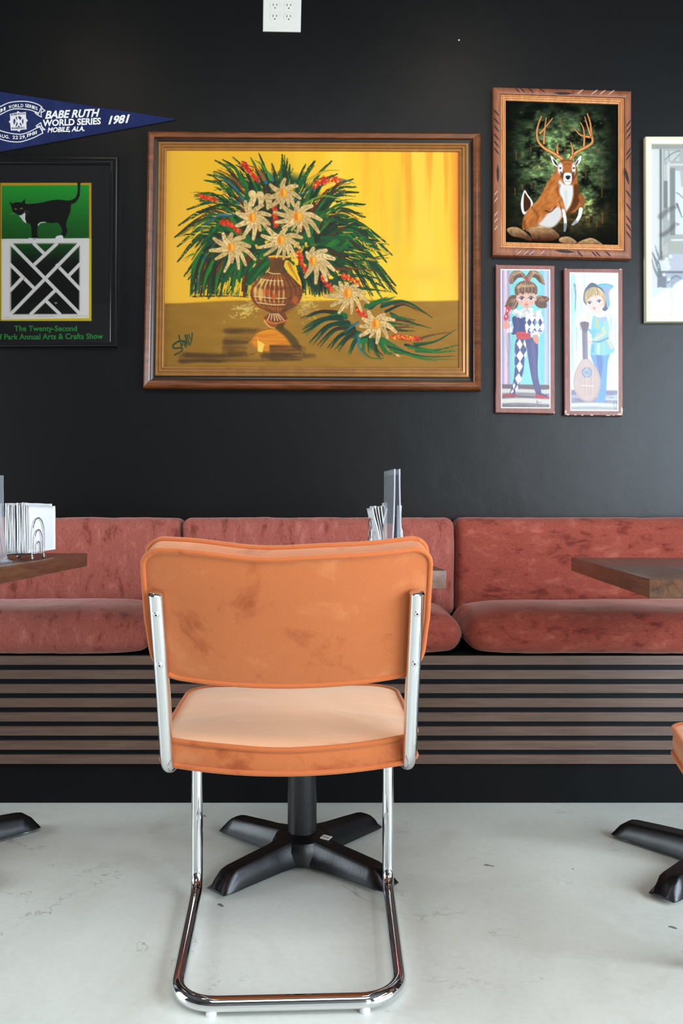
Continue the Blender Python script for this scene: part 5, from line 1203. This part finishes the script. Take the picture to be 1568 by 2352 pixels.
def cushion_seat(xa, xb, mat, label, seed):
    w_ = xb-xa; h_ = .112; d = .42
    def fn(v):
        x, y, z = v; ex = min(1, max(0, (w_/2-abs(x))/.16)); ey = min(1, max(0, (d/2-abs(y))/.12))
        if z > 0: z += .020*(1-(1-ex)**2)*(1-(1-ey)**2)*1.0
        fr = max(0, min(1, (-y-.12)/.13)); cr = max(0, min(1, (abs(x)-(w_/2-.16))/.16))
        z += fnoise(x, y, z, 6, seed)*.006*(1 if z > -.03 else .3)
        wr = math.sin(x*60+fnoise(x, y, z, 7, seed)*9)*.5+fnoise(x*3, y, z, 12, seed)
        z += wr*.0022*fr; y += wr*.003*fr
        # the corners are rounded off and sag a little
        y += .040*cr**2*(1 if y < 0 else 0)*(1 if True else 0); z -= .014*cr**2*(1 if z > 0 else -.4)
        return Vector((x, y, z))
    vs, fs = rbox((w_, d, h_), .05, (.022, .02, .02), 6, fn)
    me = bpy.data.meshes.new('seat_cushion'); me.from_pydata([tuple(v) for v in vs], [], fs)
    o = link_mesh('seat_cushion', me, mat); me.validate()
    o.location = ((xa+xb)/2, 2.405+d/2, .444+h_/2+.002)
    tag(o, label, 'cushion', 'seat cushions along the bench'); return o
cushion_back(-1.58, -.562, M['chenille_v'], 'dusty rust back cushion at left, behind the table with the full napkin rack', 1)
cushion_back(-.557, .394, M['chenille_v'], 'rust back cushion in the middle, behind the orange chair', 2)
cushion_back(.399, 1.70, M['chenille_h'], 'wide rust back cushion at right with horizontal weave', 3)
cushion_seat(-1.56, -.560, M['chenille_v'], 'dusty rust seat cushion at left end of the bench', 4)
cushion_seat(-.552, .362, M['chenille_h'], 'rust seat cushion in the middle, mostly hidden by the orange chair', 5)
cushion_seat(.368, 1.70, M['chenille_h'], 'wide rust seat cushion at right with creased front edge', 6)

# ============================================================ cafe tables
def table(label, c, rz, zt, group='cafe tables in front of the bench', sticker=False, base_dy=0, flip=False):
    root = empty('cafe_table', (c[0], c[1], 0), rz); W_, D_, T_ = .58, .76, .038
    mb = MB(); mb.box(-W_/2, W_/2, -D_/2, D_/2, zt-T_, zt, b=.0022); top = mb.build('tabletop', M['walnut_y'], root); top['label'] = 'dark walnut tabletop'
    mb = MB(); mb.lathe([(.036, .055), (.036, zt-T_-.012)], 40, Matrix.Translation((0, base_dy, 0))); mb.build('column', M['black_powder'], root)
    mb = MB(); mb.box(-.15, .15, base_dy-.15, base_dy+.15, zt-T_-.012, zt-T_-.0002, b=.003); mb.build('mounting_plate', M['black_powder'], root)
    mb = MB(); mb.lathe([(.075, .010), (.075, .045), (.066, .062), (.046, .069), (.038, .072)], 40, Matrix.Translation((0, base_dy, 0))); hub = mb.build('base_hub', M['black_iron'], root)
    for k, (ax, ay) in enumerate(((-.196, -.188), (.196, -.188), (.196, .188), (-.196, .188))):
        L = math.hypot(ax, ay)+.0; a = math.atan2(ay, ax)
        mb = MB(); st = []
        #        s      top half w, bottom half w, z top, z bottom
        for (s, tw, bw, zt_, zb) in ((.03, .026, .044, .066, .010), (.075, .024, .040, .064, .010), (.10, .022, .036, .061, .010), (.16, .022, .035, .057, .010), (L-.045, .021, .034, .052, .010), (L-.03, .020, .034, .049, .010), (L-.012, .016, .033, .036, .010), (L+.004, .012, .030, .016, .010)):
            r_ = []
            prof = [(-bw, zb), (-bw, zb+(zt_-zb)*.12), (-tw-.003, zt_-(zt_-zb)*.16), (-tw+.003, zt_-.001), (0, zt_), (tw-.003, zt_-.001), (tw+.003, zt_-(zt_-zb)*.16), (bw, zb+(zt_-zb)*.12), (bw, zb)]
            for (y_, z_) in prof: r_.append(Vector((s*math.cos(a)-y_*math.sin(a), base_dy+s*math.sin(a)+y_*math.cos(a), z_)))
            st.append(r_)
        n = len(st[0]); vs = [v for r_ in st for v in r_]; fs = []
        for i in range(len(st)-1):
            for j in range(n): fs.append((i*n+j, i*n+(j+1) % n, (i+1)*n+(j+1) % n, (i+1)*n+j))
        fs.append(tuple(range(n-1, -1, -1))); fs.append(tuple((len(st)-1)*n+j for j in range(n)))
        mb.add(vs, fs); arm = mb.build('base_arm', M['black_iron'], root)
        g_ = MB(); g_.lathe([(.012, 0), (.013, .003), (.009, .011)], 18, Matrix.Translation(((L-.028)*math.cos(a), base_dy+(L-.028)*math.sin(a), 0))); gg = g_.build('glide', M['plastic_clear'], None); gg.parent = arm
    if sticker:
        mb = MB(); T = Matrix.Translation((.058, base_dy-.037, .0668)) @ Matrix.Rotation(R(-38), 4, 'Z') @ Matrix.Rotation(R(9), 4, 'X')
        mb.box(-.013, .013, -.009, .009, -.0004, .0006, M=T); s1 = mb.build('sticker', M['ink_white'], None, False); s1.parent = hub
        mb = MB(); mb.box(-.009, .009, -.004, .002, .0006, .0009, M=T); s2 = mb.build('sticker_print', M['ink_grey'], None, False); s2.parent = hub
    tag(root, label, 'table', group); return root
M['walnut_y'] = wood('walnut_top', rgb(72, 45, 32), rgb(112, 75, 50), 1, .3, 5, 10, coat=.12)
table('dark wood cafe table hidden behind the orange velvet chair in front', (-.098, 2.06), R(3.6), .745, sticker=True)
table('dark wood cafe table cut off by the left edge, under the left napkin rack', (-1.035, 2.035), R(-.5), .745, base_dy=.035)
table('dark wood cafe table with bare top at the right edge', (.917, 1.965), R(-4.4), .735, base_dy=.04)

# ============================================================ cantilever chairs
def pad(W_, D_, r, t, crown, n_side=10, edge_fn=None, bulge=.006, crown2=None):
    """upholstered pad: rounded rectangle outline in local x,y, thickness t from z=0 to t"""
    hw, hd = W_/2, D_/2; out = []
    rr = r if hasattr(r, '__len__') else [r]*4
    cs = [(hw, hd, 0, rr[0]), (-hw, hd, 90, rr[1]), (-hw, -hd, 180, rr[2]), (hw, -hd, 270, rr[3])]
    pts = []
    for (cx, cy, a0, q) in cs:
        ccx = cx-math.copysign(q, cx); ccy = cy-math.copysign(q, cy)
        for k in range(9):
            a = R(a0+90*k/8); pts.append(Vector((ccx+q*math.cos(a), ccy+q*math.sin(a), 0)))
    pts = subdiv(pts, .018, True)
    if edge_fn: pts = [edge_fn(p) for p in pts]
    N = len(pts); rings = []
    crown2 = crown if crown2 is None else crown2
    for s in (.0, .2, .4, .58, .72, .83, .91, .96, .985, 1.0):
        rings.append([Vector((p.x*s, p.y*s, t+crown*(1-s**3.2))) for p in pts])
    for (s, z) in ((1.0, t*.96), (1+bulge*2, t*.75), (1+bulge*3, t*.5), (1+bulge*2, t*.25), (1.0, t*.04)):
        rings.append([Vector((p.x*s, p.y*s, z)) for p in pts])
    for s in (1.0, .985, .96, .91, .83, .72, .5, .25, .0):
        rings.append([Vector((p.x*s, p.y*s, -crown2*(1-s**3.2))) for p in pts])
    return pts, rings
def pad_mesh(rings, fn):
    mb = MB(); N = len(rings[0]); vs = []; fs = []
    for k, r_ in enumerate(rings):
        for p in r_: vs.append(fn(p))
    for k in range(len(rings)-1):
        for i in range(N):
            j = (i+1) % N; fs.append((k*N+i, (k+1)*N+i, (k+1)*N+j, k*N+j))
    mb.add(vs, fs); return mb
def merge(o, d=1e-5):
    bm = bmesh.new(); bm.from_mesh(o.data); bmesh.ops.remove_doubles(bm, verts=bm.verts, dist=d); bmesh.ops.recalc_face_normals(bm, faces=bm.faces); bm.to_mesh(o.data); bm.free()
Y0 = 1.63
def chair(loc, rz, label):
    root = empty('cantilever_chair', loc, rz)
    hx = .2155
    half = [(hx, 1.368-Y0, .729), (hx, 1.405-Y0, .63), (hx, 1.437-Y0, .545), (hx+.001, 1.487-Y0, .402), (.2155, 1.868-Y0, .402), (.2155, 1.872-Y0, .0195), (.196, 1.425-Y0, .0195)]
    rad = [0, 0, .6, .055, .06, .045, .075]
    path = half+[(-x, y, z) for x, y, z in reversed(half)]; rads = rad+list(reversed(rad))
    pts = fillet(path, rads, 9); pts = subdiv(pts, .03)
    mb = MB(); mb.tube(pts, .0127, 24); fr = mb.build('tube_frame', M['chrome'], root)
    for sx in (-1, 1):
        d = (Vector(half[0])-Vector(half[1])).normalized(); p = Vector((sx*hx, 1.368-Y0, .729))
        mb = MB(); mb.tube([p-d*.001, p+d*.0015, p+d*.004, p+d*.0058], [.0129, .0129, .0105, .004], 24); mb.build('end_cap', M['chrome'], root)
        for z in (.700, .611):
            t = (.729-z)/(.729-.545); yb = 1.368+(1.437-1.368)*t-Y0
            n = Vector((0, -.94, -.34)).normalized(); c0 = Vector((sx*hx, yb, z))+n*.0105
            mb = MB(); mb.tube([c0, c0+n*.0025, c0+n*.0036, c0+n*.0042], [.0056, .0056, .0048, .0032], 20); s_ = mb.build('screw', M['steel_screw'], root)
            mb = MB(); mb.tube([c0+n*.0041, c0+n*.0044], [.0019, .0019], 6); h_ = mb.build('hex_recess', M['slot'], None); h_.parent = s_
        # clear floor glides and tape
        for (gx, gy) in ((sx*.132, 1.425-Y0), (sx*.211, 1.78-Y0)):
            mb = MB(); mb.lathe([(.0085, 0), (.0095, .002), (.0095, .009), (.006, .013)], 18, Matrix.Translation((gx, gy, 0))); mb.build('floor_glide', M['plastic_clear'], root)
    # ---- seat: longer crown, rear edge bows toward the back
    def edge(p):
        x, y = p.x, p.y
        k = 1-(x/.24)**2
        if y < -.05: y -= .042*max(0, k)*min(1, (-y-.05)/.1)
        if y > .1: y += .010*max(0, k)
        return Vector((x, y, 0))
    SW, SD, ST = .468, .405, .047
    pts_, rings = pad(SW, SD, [.06, .06, .035, .035], ST, .016, edge_fn=edge, bulge=.004, crown2=.002)
    yc = 1.704-Y0
    def sf(p):
        t = (p.y+SD/2)/SD; z = p.z+.402+.012*max(0, t)
        if p.z > ST*.9 and t < .25: z -= .004*(1-min(1, abs(p.x)/.2))
        z += .010*(abs(p.x)/.234)**2*(1 if t < .3 else .3)*max(0, 1-t)        # sides ride up on the tubes
        z += fnoise(p.x, p.y, 0, 9, 3)*.0022*(1 if p.z > ST*.9 else 0)
        return Vector((p.x, p.y+yc, z))
    o = pad_mesh(rings, sf).build('seat', [M['velvet_seat_lit'], M['velvet']], root); merge(o)
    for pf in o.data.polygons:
        if pf.normal.z < .5: pf.material_index = 1  # sides and underside take the plain velvet; the painted-lit tone stays on top
    for zz, nm in ((ST, 'seat_piping'), (.001, 'seat_piping')):
        mb = MB(); q = [sf(Vector((p.x*1.006, p.y*1.006, zz))) for p in pts_]; mb.tube(q, .0047, 10, closed=True); mb.build(nm, M['piping'], root)
    # ---- back: tilted, bowed
    BW, BH, BT = .474, .228, .050; tilt = R(20)
    up = Vector((0, -math.sin(tilt), math.cos(tilt))); nr = Vector((0, -math.cos(tilt), -math.sin(tilt)))
    base = Vector((0, 1.443-Y0, .586))
    def bedge(p):
        x, y = p.x, p.y
        if y < -.03: y -= .010*(1-(x/.237)**2)*min(1, (-y-.03)/.06); x *= 1-.035*min(1, (-y)/.126)
        if y > .03: y += -.004*math.cos(x*16)*.8+.003*math.sin(x*31)*.5
        return Vector((x, y, 0))
    pts2, rings2 = pad(BW, BH, [.030, .030, .045, .045], BT, .004, edge_fn=bedge, bulge=.003, crown2=.010)
    def bf(p):
        u = p.x; v = p.y+BH/2; w_ = p.z-BT
        bow = .030*(1-(u/.237)**2)
        P = base+up*v+nr*(w_+bow)
        P = P+nr*(fnoise(p.x, p.y, p.z, 7, 9)*.0018)
        return Vector((u, P.y, P.z))
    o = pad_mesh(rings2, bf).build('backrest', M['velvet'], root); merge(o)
    for zz in (BT-.001, .001):
        mb = MB(); q = [bf(Vector((p.x*1.006, p.y*1.008, zz))) for p in pts2]; mb.tube(q, .0050, 10, closed=True); mb.build('backrest_piping', M['piping'], root)
    tag(root, label, 'chair', 'orange velvet cantilever chairs'); return root
ch = chair((-.100, Y0, 0), R(2.3), 'orange velvet chair with chrome tube frame seen from behind, centre')
c2 = copy_tree(ch); c2.location = (.864, 1.312, 0); c2.rotation_euler = (0, 0, R(80))
c2['label'] = 'orange velvet chair with only its side showing at the right edge'

# ============================================================ napkins, racks and menu stands
def rack(loc, rz, label, gap=.06):
    root = empty('napkin_rack', loc, rz); r_ = .0016
    for sx in (-1, 1):
        x = sx*gap/2
        for (hw, hh) in ((.045, .105), (.028, .075), (.012, .045)):
            p = [Vector((x, -hw, .016))]+[Vector((x, -hw, hh-hw))]+[Vector((x, -hw*math.cos(math.pi*k/14), hh-hw+hw*math.sin(math.pi*k/14))) for k in range(1, 14)]+[Vector((x, hw, hh-hw)), Vector((x, hw, .016))]
            mb = MB(); mb.tube(p, r_, 10); mb.build('arch_wire', M['chrome'], root)
        mb = MB(); mb.tube([(x, -.05, .015), (x, .05, .015)], r_*1.2, 10); mb.build('rail', M['chrome'], root)
        for sy in (-1, 1):
            mb = MB(); mb.lathe([(.0012, 0), (.0042, .0016), (.0056, .0052), (.0044, .009), (.0018, .011), (.0016, .016)], 16, Matrix.Translation((x, sy*.044, 0))); mb.build('ball_foot', M['chrome'], root)
    for y in (-.03, 0, .03):
        mb = MB(); mb.tube([(-gap/2, y, .014), (gap/2, y, .014)], r_, 8); mb.build('cross_wire', M['chrome'], root)
    tag(root, label, 'napkin holder', 'chrome napkin racks'); return root
NAP = []
for v in range(4):
    mb = MB(); nx, nz = 10, 12; D_, H_ = .165, .118; t = .0014; vs = []; seed = 20+v*5
    for side in (-1, 1):
        for j in range(nz+1):
            for i in range(nx+1):
                y = -D_/2+D_*i/nx; z = H_*j/nz
                x = fnoise(0, y, z, 14, 20)*.0017*(.3+j/nz)+fnoise(0, y, z, 20, seed)*.0005+side*t*(.75+.25*math.sin(math.pi*min(1, j/nz*1.0+.15)))
                yy = y+(fnoise(0, 0, z, 20, seed+1)*.002 if abs(y) > D_/2-.02 else 0); zz = z+(fnoise(0, y, 0, 20, seed+2)*.002 if j == nz else 0)
                vs.append((x, yy, zz))
    n = (nx+1)*(nz+1); fs = []
    for s in (0, 1):
        for j in range(nz):
            for i in range(nx):
                a = s*n+j*(nx+1)+i; q = (a, a+1, a+nx+2, a+nx+1); fs.append(q if s else q[::-1])
    rim = [i for i in range(nx+1)]+[j*(nx+1)+nx for j in range(1, nz+1)]+[nz*(nx+1)+i for i in range(nx-1, -1, -1)]+[j*(nx+1) for j in range(nz-1, 0, -1)]
    for a, b_ in zip(rim, rim[1:]+rim[:1]): fs.append((a, a+n, b_+n, b_))
    mb.add(vs, fs); NAP.append(mb)
NAPM = []
for mb in NAP:
    me = bpy.data.meshes.new('paper_napkin'); me.from_pydata(mb.v, [], mb.f); me.materials.append(M['napkin']); me.polygons.foreach_set('use_smooth', np.ones(len(me.polygons), dtype=bool)); NAPM.append(me)
def napkin_mesh(bend, v, dy=0, dz=0, cut=0):
    """own mesh: napkin fanned out at the top by `bend` metres"""
    me = NAPM[v].copy(); H_ = .118
    for q in me.vertices:
        s = max(0, q.co.z/H_-.25)/.75; q.co.x += bend*(s**1.6)*(1-.25*s*s); q.co.z -= abs(bend)*.22*s; q.co.z += dz*s; q.co.y += dy*s
    return me
def napkins(loc, rz, n, gap, spread, group, label, skew=0, sy=1):
    T = Matrix.Translation(loc) @ Matrix.Rotation(rz, 4, 'Z')
    for i in range(n):
        u = -1+2*i/(n-1); me = napkin_mesh(spread[0]*max(0, -u)**1.1*-1+spread[1]*max(0, u)**1.1, i % 4, random.uniform(-.004, .004), random.uniform(-.004, .006)+skew*u)
        o = bpy.data.objects.new('paper_napkin', me); COL.objects.link(o)
        o.matrix_world = T @ Matrix.Translation((u*(gap/2-.003), random.uniform(-.004, .004), .0185)) @ Matrix.Diagonal((1, sy, 1, 1))
        tag(o, label, 'napkin', group)
rack((-.797, 2.085, .7455), R(2), 'chrome wire napkin rack on the left table, arches showing', .064)
napkins((-.7975, 2.128, .7455), R(2), 13, .056, (.0, .0), 'napkins in the left rack', 'folded white paper napkin packed in the rack on the left table', sy=1.32)
rack((.100, 1.90, .7455), R(3), 'chrome wire napkin rack on the middle table, hidden behind the orange chair', .068)
napkins((.102, 1.90, .7455), R(3), 13, .050, (.020, .005), 'napkins in the middle rack', 'folded white paper napkin fanned out above the back of the orange chair')

def menu_stand(loc, rz, label, card):
    root = empty('menu_stand', loc, rz); H_, D_, t = .206, .105, .003
    def leaf(sx):
        """one clear sheet, standing in the y-z plane, its foot flaring out sideways"""
        prof = [(sx*.0050, H_), (sx*.0052, H_*.8), (sx*.0070, .10), (sx*.0100, .05), (sx*.013, .012), (sx*.018, .0035), (sx*.027, .0012)]
        P = crom(prof, 5); mb = MB(); vs = []; N = len(P)
        for i, p in enumerate(P):
            a = P[max(0, i-1)]; b_ = P[min(N-1, i+1)]; d = np.array([b_[0]-a[0], b_[1]-a[1]]); d = d/np.linalg.norm(d); nn = np.array([-d[1], d[0]])*t/2
            for y in (-D_/2, D_/2):
                for s in (-1, 1): vs.append((p[0]+nn[0]*s, y, p[1]+nn[1]*s+.0006))
        fs = []
        for i in range(N-1):
            a = i*4; b_ = a+4
            fs += [(a, b_, b_+2, a+2), (a+1, a+3, b_+3, b_+1), (a, a+1, b_+1, b_), (a+2, b_+2, b_+3, a+3)]
        fs += [(0, 2, 3, 1), ((N-1)*4, (N-1)*4+1, (N-1)*4+3, (N-1)*4+2)]
        mb.add(vs, fs); o = mb.build('clear_leaf', M['acrylic'], root); merge(o); return o
    leaf(-1); leaf(1)
    if card:
        mb = MB(); mb.box(-.0006, .0006, -.048, .040, .030, .196); o = mb.build('menu_card', M['card_dark'], root, False); o['label'] = 'dark printed menu card'
    tag(root, label, 'menu stand', 'clear acrylic menu stands'); return root
M['card_dark'] = plain('menu_card_dark', rgb(58, 58, 66), .5, var=.25, vscale=60)
menu_stand((.1055, 1.725, .7455), R(8), 'clear acrylic menu stand seen edge-on behind the orange chair', True)
menu_stand((-.812, 1.925, .7455), R(3.0), 'clear acrylic menu stand cut off by the left edge of the view', True)
